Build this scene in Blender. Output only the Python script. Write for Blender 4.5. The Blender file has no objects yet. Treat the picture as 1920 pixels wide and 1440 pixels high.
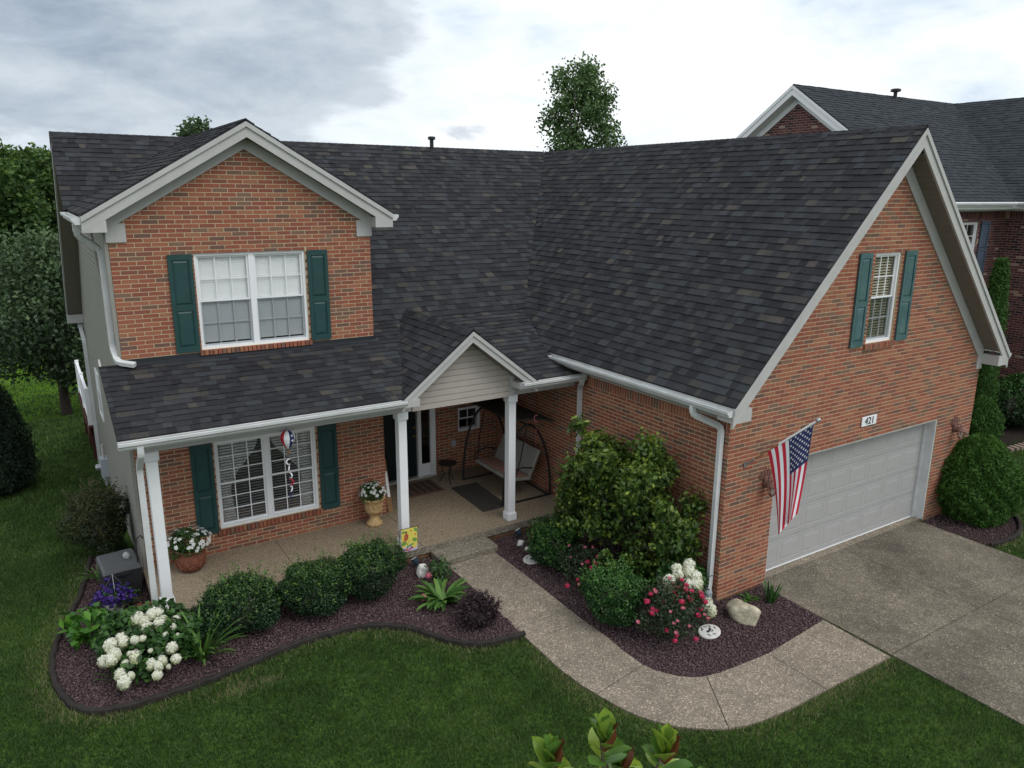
import bpy, math, random
import numpy as np
from mathutils import Vector, Matrix
from mathutils.geometry import tessellate_polygon
R = math.radians
random.seed(7); rng = np.random.default_rng(7)
scene = bpy.context.scene
COL = scene.collection

# ------------------------------------------------------------------ camera
CAM = np.array([-8.9294, -7.7115, 6.5183]); YAW, PITCH, ROLL, FPX = 0.5654, -0.2472, 0.0069, 1421.67
FW = np.array([math.sin(YAW)*math.cos(PITCH), math.cos(YAW)*math.cos(PITCH), math.sin(PITCH)])
RT = np.array([math.cos(YAW), -math.sin(YAW), 0.0]); UP = np.cross(RT, FW)
RT, UP = RT*math.cos(ROLL)+UP*math.sin(ROLL), UP*math.cos(ROLL)-RT*math.sin(ROLL)
cam_d = bpy.data.cameras.new('camera'); cam = bpy.data.objects.new('camera', cam_d); COL.objects.link(cam)
cam_d.sensor_width = 36; cam_d.lens = FPX/1920*36; cam_d.clip_end = 3000; cam_d.clip_start = .05
cam.matrix_world = Matrix([[RT[0], UP[0], -FW[0], CAM[0]], [RT[1], UP[1], -FW[1], CAM[1]], [RT[2], UP[2], -FW[2], CAM[2]], [0, 0, 0, 1]])
scene.camera = cam
def ground(x, y, z=0.0):                  # photo pixel -> the point at height z it shows
    d = FW+RT*(x-960)/FPX+UP*(720-y)/FPX
    return CAM+d*(z-CAM[2])/d[2]
def gxy(x, y, z=0.0):
    p = ground(x, y, z); return (float(p[0]), float(p[1]))
def screen_area(pts):
    d = np.asarray(pts)-CAM; c = d@FW
    if (c < .1).any(): return 0
    u = d@RT/c*FPX; v = d@UP/c*FPX
    if (abs(u) > 960).all() or (abs(v) > 720).all(): return 0
    return .5*abs(np.dot(u, np.roll(v, 1))-np.dot(v, np.roll(u, 1)))

# ------------------------------------------------------------------ light
SUN_EL, SUN_AZ = 52, 160     # degrees; azimuth measured clockwise from +Y
world = bpy.data.worlds.new('World'); scene.world = world; world.use_nodes = True
wn, wl = world.node_tree.nodes, world.node_tree.links
wn.clear()
def N(tree, typ, **kw):
    n = tree.nodes.new(typ)
    for k, v in kw.items():
        if k.startswith('i_'):
            n.inputs[k[2:].replace('_', ' ')].default_value = v
        else: setattr(n, k, v)
    return n
wt = world.node_tree
sky = N(wt, 'ShaderNodeTexSky', sky_type='NISHITA', sun_disc=False, sun_elevation=R(SUN_EL), sun_rotation=R(SUN_AZ), dust_density=2.0)
bg_sky = N(wt, 'ShaderNodeBackground'); bg_sky.inputs[1].default_value = .12
wl.new(sky.outputs[0], bg_sky.inputs[0])
tc = N(wt, 'ShaderNodeTexCoord')
def vmath(op, a, b=None):
    n = N(wt, 'ShaderNodeVectorMath', operation=op); wl.new(a, n.inputs[0])
    if b is not None:
        if isinstance(b, (tuple, list)): n.inputs[1].default_value = b
        else: wl.new(b, n.inputs[1])
    return n
def fmath(op, a, b=None, clamp=False):
    n = N(wt, 'ShaderNodeMath', operation=op, use_clamp=clamp)
    for i, q in enumerate((a, b)):
        if q is None: continue
        if isinstance(q, (int, float)): n.inputs[i].default_value = q
        else: wl.new(q, n.inputs[i])
    return n.outputs[0]
stretch = vmath('MULTIPLY', tc.outputs['Generated'], (1, 1, 2.4))
def wnoise(scale, detail, rough, dist=0, off=(0, 0, 0)):
    a = vmath('ADD', stretch.outputs[0], off)
    n = N(wt, 'ShaderNodeTexNoise'); wl.new(a.outputs[0], n.inputs['Vector'])
    n.inputs['Scale'].default_value = scale; n.inputs['Detail'].default_value = detail
    n.inputs['Roughness'].default_value = rough; n.inputs['Distortion'].default_value = dist
    return n.outputs['Fac']
n1 = wnoise(3.2, 7, .56, .35, (1.7, .4, .2)); n2 = wnoise(8, 6, .6, .2, (5.1, 2.2, 0)); n3 = wnoise(2.0, 3, .5, 0, (9.3, 4, 1))
# a large rain-grey cloud bank standing over the left part of the view
bank = Vector((math.sin(R(7)), math.cos(R(7)), .38)).normalized()
dt = vmath('DOT_PRODUCT', tc.outputs['Generated'], tuple(bank)).outputs['Value']
ang = fmath('ARCCOSINE', dt)
edge = fmath('ADD', fmath('MULTIPLY', n1, .62), fmath('MULTIPLY', n2, .26))
bankv = fmath('SUBTRACT', fmath('ADD', .075, edge), ang)
bm_ = N(wt, 'ShaderNodeMapRange', interpolation_type='SMOOTHSTEP'); wl.new(bankv, bm_.inputs[0]); bm_.inputs[1].default_value = .115; bm_.inputs[2].default_value = .205
tone = N(wt, 'ShaderNodeValToRGB'); wl.new(fmath('ADD', fmath('MULTIPLY', n1, .6), fmath('MULTIPLY', n2, .4)), tone.inputs[0])
el = tone.color_ramp.elements
el[0].position = .36; el[0].color = (.56, .66, .77, 1); el[1].position = .58; el[1].color = (.90, .93, .95, 1)
e = el.new(.46); e.color = (.74, .81, .87, 1)
dark = N(wt, 'ShaderNodeValToRGB'); wl.new(fmath('ADD', fmath('MULTIPLY', n2, .55), fmath('MULTIPLY', n3, .45)), dark.inputs[0])
el = dark.color_ramp.elements
el[0].position = .36; el[0].color = (.27, .34, .43, 1); el[1].position = .60; el[1].color = (.54, .60, .66, 1)
mixc = N(wt, 'ShaderNodeMix', data_type='RGBA'); wl.new(bm_.outputs[0], mixc.inputs[0]); wl.new(tone.outputs[0], mixc.inputs[6]); wl.new(dark.outputs[0], mixc.inputs[7])
bg_c = N(wt, 'ShaderNodeBackground'); wl.new(mixc.outputs[2], bg_c.inputs[0]); bg_c.inputs[1].default_value = 1.0
cover = N(wt, 'ShaderNodeMapRange'); wl.new(n3, cover.inputs[0]); cover.inputs[1].default_value = .28; cover.inputs[2].default_value = .42; cover.inputs[3].default_value = .8; cover.inputs[4].default_value = 1
msh = N(wt, 'ShaderNodeMixShader'); wl.new(cover.outputs[0], msh.inputs[0]); wl.new(bg_sky.outputs[0], msh.inputs[1]); wl.new(bg_c.outputs[0], msh.inputs[2])
wo = N(wt, 'ShaderNodeOutputWorld'); wl.new(msh.outputs[0], wo.inputs[0])

sun_d = bpy.data.lights.new('sun', 'SUN'); sun_d.energy = 1.2; sun_d.angle = R(35); sun_d.color = (1, .98, .95)
sun = bpy.data.objects.new('sun', sun_d); COL.objects.link(sun)
sv = Vector((math.sin(R(SUN_AZ))*math.cos(R(SUN_EL)), math.cos(R(SUN_AZ))*math.cos(R(SUN_EL)), math.sin(R(SUN_EL))))
sun.rotation_euler = (-sv).to_track_quat('-Z', 'Y').to_euler(); sun.location = (0, -20, 30)
vs = scene.view_settings; vs.view_transform = 'Standard'; vs.look = 'None'; vs.gamma = 1; vs.exposure = 0.27; vs.use_curve_mapping = False
scene.cycles.max_bounces = 6; scene.cycles.transparent_max_bounces = 10; scene.cycles.use_denoising = True

# ------------------------------------------------------------------ materials
MATS = {}
def s2l(c):
    return tuple(((v/255)/12.92 if v/255 <= .04045 else ((v/255+.055)/1.055)**2.4) for v in c)
def mat(name, col=(.5, .5, .5), rough=.6, var=0.0, vscale=6.0, bump=0.0, bscale=60.0, ramp=None, src='attr', metal=0.0, spec=.35, leaf=False, coords='Object', grain=None, const=False):
    """procedural material. ramp: [(pos, rgb)] driven by a per-piece random number (src attr|object|noise)"""
    m = bpy.data.materials.new(name); m.use_nodes = True; t = m.node_tree; L = t.links
    b = t.nodes['Principled BSDF']; out = t.nodes['Material Output']
    b.inputs['Roughness'].default_value = rough; b.inputs['Metallic'].default_value = metal; b.inputs['Specular IOR Level'].default_value = spec
    co = N(t, 'ShaderNodeTexCoord')
    if ramp:
        cr = N(t, 'ShaderNodeValToRGB'); els = cr.color_ramp.elements
        if const: cr.color_ramp.interpolation = 'CONSTANT'
        els[0].position = ramp[0][0]; els[0].color = (*ramp[0][1], 1); els[1].position = ramp[-1][0]; els[1].color = (*ramp[-1][1], 1)
        for p, c in ramp[1:-1]:
            e = els.new(p); e.color = (*c, 1)
        if src == 'attr':
            a = N(t, 'ShaderNodeAttribute', attribute_name='rnd'); L.new(a.outputs['Fac'], cr.inputs[0])
        elif src == 'object':
            a = N(t, 'ShaderNodeObjectInfo'); L.new(a.outputs['Random'], cr.inputs[0])
        else:
            a = N(t, 'ShaderNodeTexNoise'); L.new(co.outputs[coords], a.inputs['Vector']); a.inputs['Scale'].default_value = vscale; a.inputs['Detail'].default_value = 6; a.inputs['Roughness'].default_value = .65
            L.new(a.outputs['Fac'], cr.inputs[0])
        c_out = cr.outputs[0]
    else:
        rgb = N(t, 'ShaderNodeRGB'); rgb.outputs[0].default_value = (*col, 1); c_out = rgb.outputs[0]
    if var > 0:
        nz = N(t, 'ShaderNodeTexNoise'); L.new(co.outputs[coords], nz.inputs['Vector']); nz.inputs['Scale'].default_value = vscale; nz.inputs['Detail'].default_value = 8; nz.inputs['Roughness'].default_value = .7
        mr = N(t, 'ShaderNodeMapRange'); L.new(nz.outputs['Fac'], mr.inputs[0]); mr.inputs[1].default_value = .3; mr.inputs[2].default_value = .7
        mr.inputs[3].default_value = 1-var; mr.inputs[4].default_value = 1+var
        mx = N(t, 'ShaderNodeVectorMath', operation='SCALE'); L.new(c_out, mx.inputs[0]); L.new(mr.outputs[0], mx.inputs['Scale']); c_out = mx.outputs[0]
    if grain:                                   # (scale, amount): speckle
        vz = N(t, 'ShaderNodeTexVoronoi'); L.new(co.outputs[coords], vz.inputs['Vector']); vz.inputs['Scale'].default_value = grain[0]
        sp = N(t, 'ShaderNodeSeparateColor'); L.new(vz.outputs['Color'], sp.inputs[0])
        mr = N(t, 'ShaderNodeMapRange'); L.new(sp.outputs[0], mr.inputs[0]); mr.inputs[3].default_value = 1-grain[1]; mr.inputs[4].default_value = 1+grain[1]
        mx = N(t, 'ShaderNodeVectorMath', operation='SCALE'); L.new(c_out, mx.inputs[0]); L.new(mr.outputs[0], mx.inputs['Scale']); c_out = mx.outputs[0]
    L.new(c_out, b.inputs['Base Color'])
    if bump > 0:
        nb = N(t, 'ShaderNodeTexNoise'); L.new(co.outputs[coords], nb.inputs['Vector']); nb.inputs['Scale'].default_value = bscale; nb.inputs['Detail'].default_value = 4
        bp = N(t, 'ShaderNodeBump'); bp.inputs['Strength'].default_value = bump; bp.inputs['Distance'].default_value = .01; L.new(nb.outputs['Fac'], bp.inputs['Height']); L.new(bp.outputs[0], b.inputs['Normal'])
    if leaf:
        tr = N(t, 'ShaderNodeBsdfTranslucent'); L.new(c_out, tr.inputs[0]); mxs = N(t, 'ShaderNodeMixShader'); mxs.inputs[0].default_value = .22
        L.new(b.outputs[0], mxs.inputs[1]); L.new(tr.outputs[0], mxs.inputs[2]); L.new(mxs.outputs[0], out.inputs[0])
    MATS[name] = m; return m
M = MATS
BR = [(0, (0.3006, 0.1040, 0.0647)), (.14, (0.2638, 0.0871, 0.0573)), (.28, (0.3227, 0.1238, 0.0736)), (.42, (0.2822, 0.0981, 0.0625)), (.54, (0.2365, 0.0827, 0.0566)), (.63, (0.3080, 0.1385, 0.0810)), (.73, (0.2122, 0.0871, 0.0603)), (.80, (0.1790, 0.1004, 0.0736)), (.88, (0.2047, 0.1202, 0.0826)), (.95, (0.1569, 0.0886, 0.0706))]
mat('brick_mass', ramp=BR, const=True, rough=.85, var=.16, vscale=22, bump=.35, bscale=70, spec=.2)
mat('brick_piece', ramp=BR, const=True, src='object', rough=.85, var=.16, vscale=22, bump=.35, bscale=70, spec=.2)
mat('mortar', (.50, .40, .265), .95, var=.12, vscale=9, bump=.2, bscale=120, spec=.1)
NB = [(0, (.115, .042, .040)), (.2, (.085, .034, .034)), (.38, (.135, .052, .045)), (.55, (.10, .038, .038)), (.68, (.06, .031, .033)), (.78, (.125, .062, .055)), (.87, (.03, .025, .028)), (.96, (.34, .25, .19))]
mat('neighbour_brick', ramp=NB, const=True, rough=.85, var=.15, vscale=20, bump=.3, bscale=70, spec=.2)
mat('neighbour_mortar', (.30, .22, .20), .95, var=.1, vscale=9)
SH = [(0, (0.0327, 0.0330, 0.0370)), (.22, (0.0261, 0.0257, 0.0300)), (.42, (0.0393, 0.0403, 0.0440)), (.58, (0.0303, 0.0298, 0.0339)), (.70, (0.0410, 0.0452, 0.0518)), (.79, (0.0228, 0.0225, 0.0253)), (.87, (0.0509, 0.0485, 0.0456)), (.93, (0.0476, 0.0509, 0.0549)), (.98, (0.0675, 0.0622, 0.0549))]
mat('shingle_mass', ramp=SH, const=True, rough=.92, var=.18, vscale=14, bump=.4, bscale=220, spec=.15)
mat('shingle_piece', ramp=SH, const=True, src='object', rough=.92, var=.18, vscale=14, bump=.4, bscale=220, spec=.15)
NS = [(0, (.030, .036, .042)), (.5, (.042, .048, .055)), (1, (.026, .031, .037))]
mat('neighbour_shingle', ramp=NS, rough=.92, var=.12, vscale=8, spec=.15)
mat('roof_felt', (.016, .016, .018), .95)
mat('trim', (.455, .45, .435), .55, var=.09, vscale=3, bump=.06, bscale=30)
mat('gutter_paint', (.60, .61, .61), .45, var=.12, vscale=3)
mat('white_paint', (.80, .81, .82), .45, var=.03, vscale=4)
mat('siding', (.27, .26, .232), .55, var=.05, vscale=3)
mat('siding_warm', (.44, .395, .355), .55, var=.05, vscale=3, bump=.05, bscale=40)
mat('soffit', (.20, .175, .142), .6, var=.06, vscale=4)
mat('shutter_green', (.020, .060, .060), .42, var=.12, vscale=5, bump=.04, bscale=60)
mat('garage_paint', (.375, .372, .362), .5, var=.06, vscale=2.5, bump=.08, bscale=45)
mat('black_metal', (.018, .018, .02), .45, var=.1)
mat('flashing', (.022, .025, .03), .5, var=.2, vscale=5, bump=.1, bscale=8)
mat('door_paint', (.010, .018, .020), .35)
mat('interior', (.10, .095, .09), .9)
mat('blind', (.85, .86, .86), .6)
mat('blind_grey', (.30, .30, .29), .6)
mat('shutter_faded', ramp=[(.3, (.040, .098, .100)), (.5, (.060, .128, .130)), (.7, (.105, .170, .175))], src='noise', vscale=3.5, rough=.5)
mat('blind_ivory', (.52, .46, .34), .6)
mat('curtain', (.62, .62, .60), .8, var=.08, vscale=20)
mat('aggregate_porch', ramp=[(.25, (.20, .155, .10)), (.5, (.27, .215, .15)), (.75, (.33, .27, .20))], src='noise', vscale=35, rough=.85, grain=(70, .38), bump=.5, bscale=90, spec=.2)
mat('aggregate_edge', ramp=[(.25, (.14, .12, .09)), (.5, (.22, .19, .15)), (.75, (.30, .27, .22))], src='noise', vscale=30, rough=.9, grain=(60, .5), bump=.9, bscale=80, spec=.2)
mat('terracotta', (.20, .072, .042), .75, var=.35, vscale=12, bump=.5, bscale=18)
mat('urn_stone', (.50, .34, .16), .7, var=.3, vscale=14, bump=.5, bscale=22)
mat('lantern_copper', (.185, .095, .075), .7, var=.25, vscale=18, bump=.3, bscale=40)
mat('steel', (.45, .46, .48), .35, metal=.8)
mat('pvc_grey', (.36, .40, .43), .5, var=.05)
mat('rock', (.44, .395, .29), .9, var=.38, vscale=9, bump=1.0, bscale=24, grain=(30, .12))
mat('grey_stone', (.3, .31, .31), .85, var=.3, vscale=25, bump=.4, bscale=50)
mat('white_stone', (.66, .65, .61), .8, var=.15, vscale=20, bump=.3, bscale=60)
mat('print_dark', (.03, .035, .05), .7)
mat('deck_red', (.075, .022, .02), .7, var=.2, vscale=6)
mat('mulch_chip', ramp=[(0, (.090, .057, .061)), (.35, (.112, .072, .077)), (.7, (.135, .089, .094)), (.97, (.165, .115, .118)), (1, (.28, .23, .22))], rough=.95, spec=.1)
mat('mulch_soil', (.05, .034, .034), .98, var=.35, vscale=25, bump=.8, bscale=60, spec=.05)
mat('dark_mulch', (.03, .024, .02), .98, var=.4, vscale=20, bump=.9, bscale=40, spec=.05)
mat('edging', (.032, .028, .025), .9, var=.3, vscale=8, bump=.5, bscale=25, spec=.15)
mat('paver', (.27, .2, .16), .9, var=.2, vscale=5)
mat('cushion', (.26, .25, .225), .9, var=.08, vscale=12)
mat('cushion_pink', (.38, .20, .15), .9, var=.1, vscale=12)
mat('mat_brown', (.055, .048, .040), .95, var=.2, vscale=40, bump=.5, bscale=150)
mat('mat_red', ramp=[(.3, (.06, .045, .04)), (.5, (.17, .085, .06)), (.7, (.06, .05, .045))], src='noise', vscale=18, rough=.95)
mat('wood', (.26, .14, .06), .7, var=.25, vscale=10)
mat('flag_red', (.52, .018, .045), .75); mat('flag_white', (.78, .79, .82), .75); mat('flag_blue', (.028, .035, .12), .75)
mat('sun_yellow', (.72, .62, .12), .8); mat('print_orange', (.62, .16, .05), .8); mat('print_green', (.16, .33, .07), .8); mat('print_lilac', (.55, .47, .66), .8); mat('print_pink', (.62, .15, .25), .8)
mat('plastic_dark', (.022, .022, .024), .55, var=.15, vscale=6); mat('plastic_lid', (.075, .078, .082), .5, var=.15, vscale=6)
mat('spot_blue', (.025, .045, .07), .4)
mat('brass', (.55, .38, .14), .3, metal=.9)
mat('bark', (.11, .085, .065), .95, var=.35, vscale=9, bump=.9, bscale=18, spec=.1)
mat('bark_dark', (.055, .045, .04), .95, var=.35, vscale=9, bump=.9, bscale=18, spec=.1)
mat('petal_white', (.80, .81, .78), .7, leaf=True)
mat('hydrangea_bloom', ramp=[(0, (.42, .48, .22)), (.3, (.62, .63, .43)), (1, (.76, .76, .66))], rough=.7, leaf=True)
mat('rose_red', ramp=[(0, (.50, .015, .06)), (.5, (.62, .03, .10)), (1, (.60, .08, .17))], rough=.6, leaf=True)
mat('lawn_sunlit', ramp=[(.2, (.055, .115, .010)), (.5, (.075, .150, .013)), (.8, (.095, .175, .020))], src='noise', vscale=1.1, rough=.95, var=.3, grain=(30, .4), bump=.8, bscale=40, spec=.05)  # lawn green made brighter and yellower: sunlight painted into the colour
mat('rose_pink', (.68, .20, .26), .6, leaf=True)
mat('petunia_purple', ramp=[(0, (.03, .015, .13)), (1, (.07, .03, .24))], rough=.6, leaf=True)
def leafmat(name, *cols, rough=.5, spec=.35):
    k = len(cols)-1
    mat(name, ramp=[(i/k, c) for i, c in enumerate(cols)], rough=rough, spec=spec, leaf=True)
leafmat('leaf_holly', (0.0101, 0.0280, 0.0123), (0.0179, 0.0482, 0.0179), (0.0336, 0.0840, 0.0213), (0.1064, 0.1848, 0.0336), rough=.35)
leafmat('leaf_dogwood', (.022, .050, .012), (.044, .092, .017), (.085, .145, .022), (.23, .29, .04), rough=.4)
leafmat('leaf_box', (0.0138, 0.0460, 0.0138), (0.0276, 0.0828, 0.0184), (0.0690, 0.1667, 0.0276), rough=.45)
leafmat('leaf_boxdry', (.020, .035, .012), (.035, .055, .017), (.075, .065, .022))
leafmat('leaf_arbor', (0.0240, 0.0696, 0.0120), (0.0456, 0.1176, 0.0144), (0.0864, 0.1860, 0.0192), rough=.7)
leafmat('leaf_arborbright', (.025, .07, .012), (.045, .115, .016), (.07, .16, .02), rough=.7)
leafmat('leaf_conifer', (.007, .018, .009), (.011, .027, .012), (.017, .040, .014), rough=.8)
leafmat('leaf_pear', (0.0264, 0.0504, 0.0240), (0.0432, 0.0792, 0.0336), (0.0720, 0.1200, 0.0480), (0.1200, 0.1740, 0.0720), rough=.45)
leafmat('leaf_poplar', (0.0551, 0.1015, 0.0362), (0.0870, 0.1522, 0.0508), (0.1450, 0.2320, 0.0754), rough=.5)
leafmat('leaf_wood', (0.0230, 0.0517, 0.0138), (0.0368, 0.0805, 0.0184), (0.0633, 0.1207, 0.0230), (0.1150, 0.1782, 0.0253), rough=.7)
leafmat('leaf_hyd', (0.0200, 0.0562, 0.0150), (0.0350, 0.0938, 0.0213), (0.0625, 0.1500, 0.0275))
leafmat('leaf_lush', (0.0287, 0.1035, 0.0115), (0.0517, 0.1610, 0.0161), (0.1035, 0.2530, 0.0230))
leafmat('leaf_strap', (.04, .10, .02), (.075, .17, .03), (.14, .26, .05))
leafmat('leaf_rose', (0.0208, 0.0442, 0.0208), (0.0338, 0.0650, 0.0260), (0.0715, 0.0780, 0.0390))
leafmat('leaf_barberry', (.022, .012, .016), (.035, .018, .022), (.05, .026, .03))
leafmat('leaf_magnolia', (.06, .13, .03), (.10, .21, .036), (.25, .35, .045), rough=.22, spec=.6)
leafmat('leaf_rust', (.12, .04, .015), (.18, .065, .02))
GR = [(0, (0.0143, 0.0317, 0.0076)), (.3, (0.0286, 0.0634, 0.0119)), (.6, (0.0504, 0.1038, 0.0213)), (.84, (0.0907, 0.1496, 0.0357)), (.93, (0.1596, 0.1672, 0.0680)), (1, (0.3024, 0.2552, 0.1445))]
mat('grass_blade', ramp=GR, rough=.6, leaf=True)
mat('lawn_ground', ramp=[(.2, (.030, .058, .012)), (.5, (.042, .078, .015)), (.8, (.058, .095, .022))], src='noise', vscale=1.4, rough=.95, var=.35, grain=(38, .45), bump=.8, bscale=45, spec=.05)

def glass_mat(name, tint=(.9, .95, .95), fac=.16):
    m = bpy.data.materials.new(name); m.use_nodes = True; t = m.node_tree; t.nodes.clear()
    o = N(t, 'ShaderNodeOutputMaterial'); mx = N(t, 'ShaderNodeMixShader'); tr = N(t, 'ShaderNodeBsdfTransparent'); gl = N(t, 'ShaderNodeBsdfGlossy')
    tr.inputs[0].default_value = (*tint, 1); gl.inputs['Roughness'].default_value = .03
    lw = N(t, 'ShaderNodeLayerWeight'); fr = N(t, 'ShaderNodeMath', operation='POWER'); t.links.new(lw.outputs['Facing'], fr.inputs[0]); fr.inputs[1].default_value = 4.0   # the same from both sides of the pane
    ad = N(t, 'ShaderNodeMath', operation='ADD', use_clamp=True); t.links.new(fr.outputs[0], ad.inputs[0]); ad.inputs[1].default_value = fac
    t.links.new(ad.outputs[0], mx.inputs[0]); t.links.new(tr.outputs[0], mx.inputs[1]); t.links.new(gl.outputs[0], mx.inputs[2]); t.links.new(mx.outputs[0], o.inputs[0])
    MATS[name] = m
glass_mat('screen', (.83, .84, .85), .02); glass_mat('glass', (.995, 1, 1), fac=.045); glass_mat('glass_dark', (.25, .28, .3), .10); glass_mat('lamp_glass', (.9, .88, .85), .08)

def paving_mat(name, base, stain):
    """exposed-aggregate concrete: pebble speckle, broad weathering, dark stains"""
    m = bpy.data.materials.new(name); m.use_nodes = True; t = m.node_tree; L = t.links; b = t.nodes['Principled BSDF']
    b.inputs['Roughness'].default_value = .85; b.inputs['Specular IOR Level'].default_value = .25
    g = N(t, 'ShaderNodeNewGeometry'); pos = g.outputs['Position']
    v = N(t, 'ShaderNodeTexVoronoi'); L.new(pos, v.inputs['Vector']); v.inputs['Scale'].default_value = 64
    sp = N(t, 'ShaderNodeSeparateColor'); L.new(v.outputs['Color'], sp.inputs[0])
    cr = N(t, 'ShaderNodeValToRGB'); L.new(sp.outputs[0], cr.inputs[0]); e = cr.color_ramp.elements
    e[0].position = 0; e[0].color = (*[c*.58 for c in base], 1); e[1].position = 1; e[1].color = (*[min(.8, c*2.3) for c in base], 1)
    for p, k in ((.35, .87), (.7, 1.02), (.9, 1.28)):
        q = e.new(p); q.color = (*[c*k for c in base], 1)
    n = N(t, 'ShaderNodeTexNoise'); L.new(pos, n.inputs['Vector']); n.inputs['Scale'].default_value = .55; n.inputs['Detail'].default_value = 5; n.inputs['Roughness'].default_value = .6
    mr = N(t, 'ShaderNodeMapRange'); L.new(n.outputs['Fac'], mr.inputs[0]); mr.inputs[1].default_value = .36; mr.inputs[2].default_value = .62; mr.inputs[3].default_value = 1-stain; mr.inputs[4].default_value = 1.08
    n2 = N(t, 'ShaderNodeTexNoise'); L.new(pos, n2.inputs['Vector']); n2.inputs['Scale'].default_value = 5; n2.inputs['Detail'].default_value = 6
    mr2 = N(t, 'ShaderNodeMapRange'); L.new(n2.outputs['Fac'], mr2.inputs[0]); mr2.inputs[1].default_value = .3; mr2.inputs[2].default_value = .7; mr2.inputs[3].default_value = .86; mr2.inputs[4].default_value = 1.12
    mu = N(t, 'ShaderNodeMath', operation='MULTIPLY'); L.new(mr.outputs[0], mu.inputs[0]); L.new(mr2.outputs[0], mu.inputs[1])
    sc = N(t, 'ShaderNodeVectorMath', operation='SCALE'); L.new(cr.outputs[0], sc.inputs[0]); L.new(mu.outputs[0], sc.inputs['Scale']); L.new(sc.outputs[0], b.inputs['Base Color'])
    bp = N(t, 'ShaderNodeBump'); bp.inputs['Strength'].default_value = .7; bp.inputs['Distance'].default_value = .008; L.new(v.outputs['Distance'], bp.inputs['Height']); bp.invert = True; L.new(bp.outputs[0], b.inputs['Normal'])
    MATS[name] = m
paving_mat('walk_concrete', (.265, .222, .172), .18)
paving_mat('drive_concrete', (.180, .155, .120), .42)

# ------------------------------------------------------------------ mesh helpers
def link(name, me, m, parent=None, loc=None):
    o = bpy.data.objects.new(name, me); COL.objects.link(o)
    if m is not None and len(me.materials) == 0: me.materials.append(M[m] if isinstance(m, str) else m)
    if parent is not None: o.parent = parent
    if loc is not None: o.location = loc
    return o
def tag(o, label, cat, group=None):
    o['label'] = label; o['category'] = cat
    if group: o['group'] = group
    return o
def thing(name, label, cat, loc=(0, 0, 0), rz=0, group=None):
    o = bpy.data.objects.new(name, None); COL.objects.link(o); o.location = loc; o.rotation_euler = (0, 0, rz); o.empty_display_size = .1
    return tag(o, label, cat, group)
def np_mesh(name, V, F, rnd=None, smooth=False):
    me = bpy.data.meshes.new(name); V = np.ascontiguousarray(V, np.float32); F = np.ascontiguousarray(F, np.int32); k = F.shape[1]; m = len(F)
    me.vertices.add(len(V)); me.vertices.foreach_set('co', V.ravel())
    me.loops.add(m*k); me.loops.foreach_set('vertex_index', F.ravel())
    me.polygons.add(m); me.polygons.foreach_set('loop_start', np.arange(0, m*k, k, dtype=np.int32))
    if rnd is not None:
        a = me.attributes.new('rnd', 'FLOAT', 'FACE'); a.data.foreach_set('value', np.ascontiguousarray(rnd, np.float32))
    me.update(calc_edges=True)
    if smooth: me.polygons.foreach_set('use_smooth', np.ones(m, bool))
    return me
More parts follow.
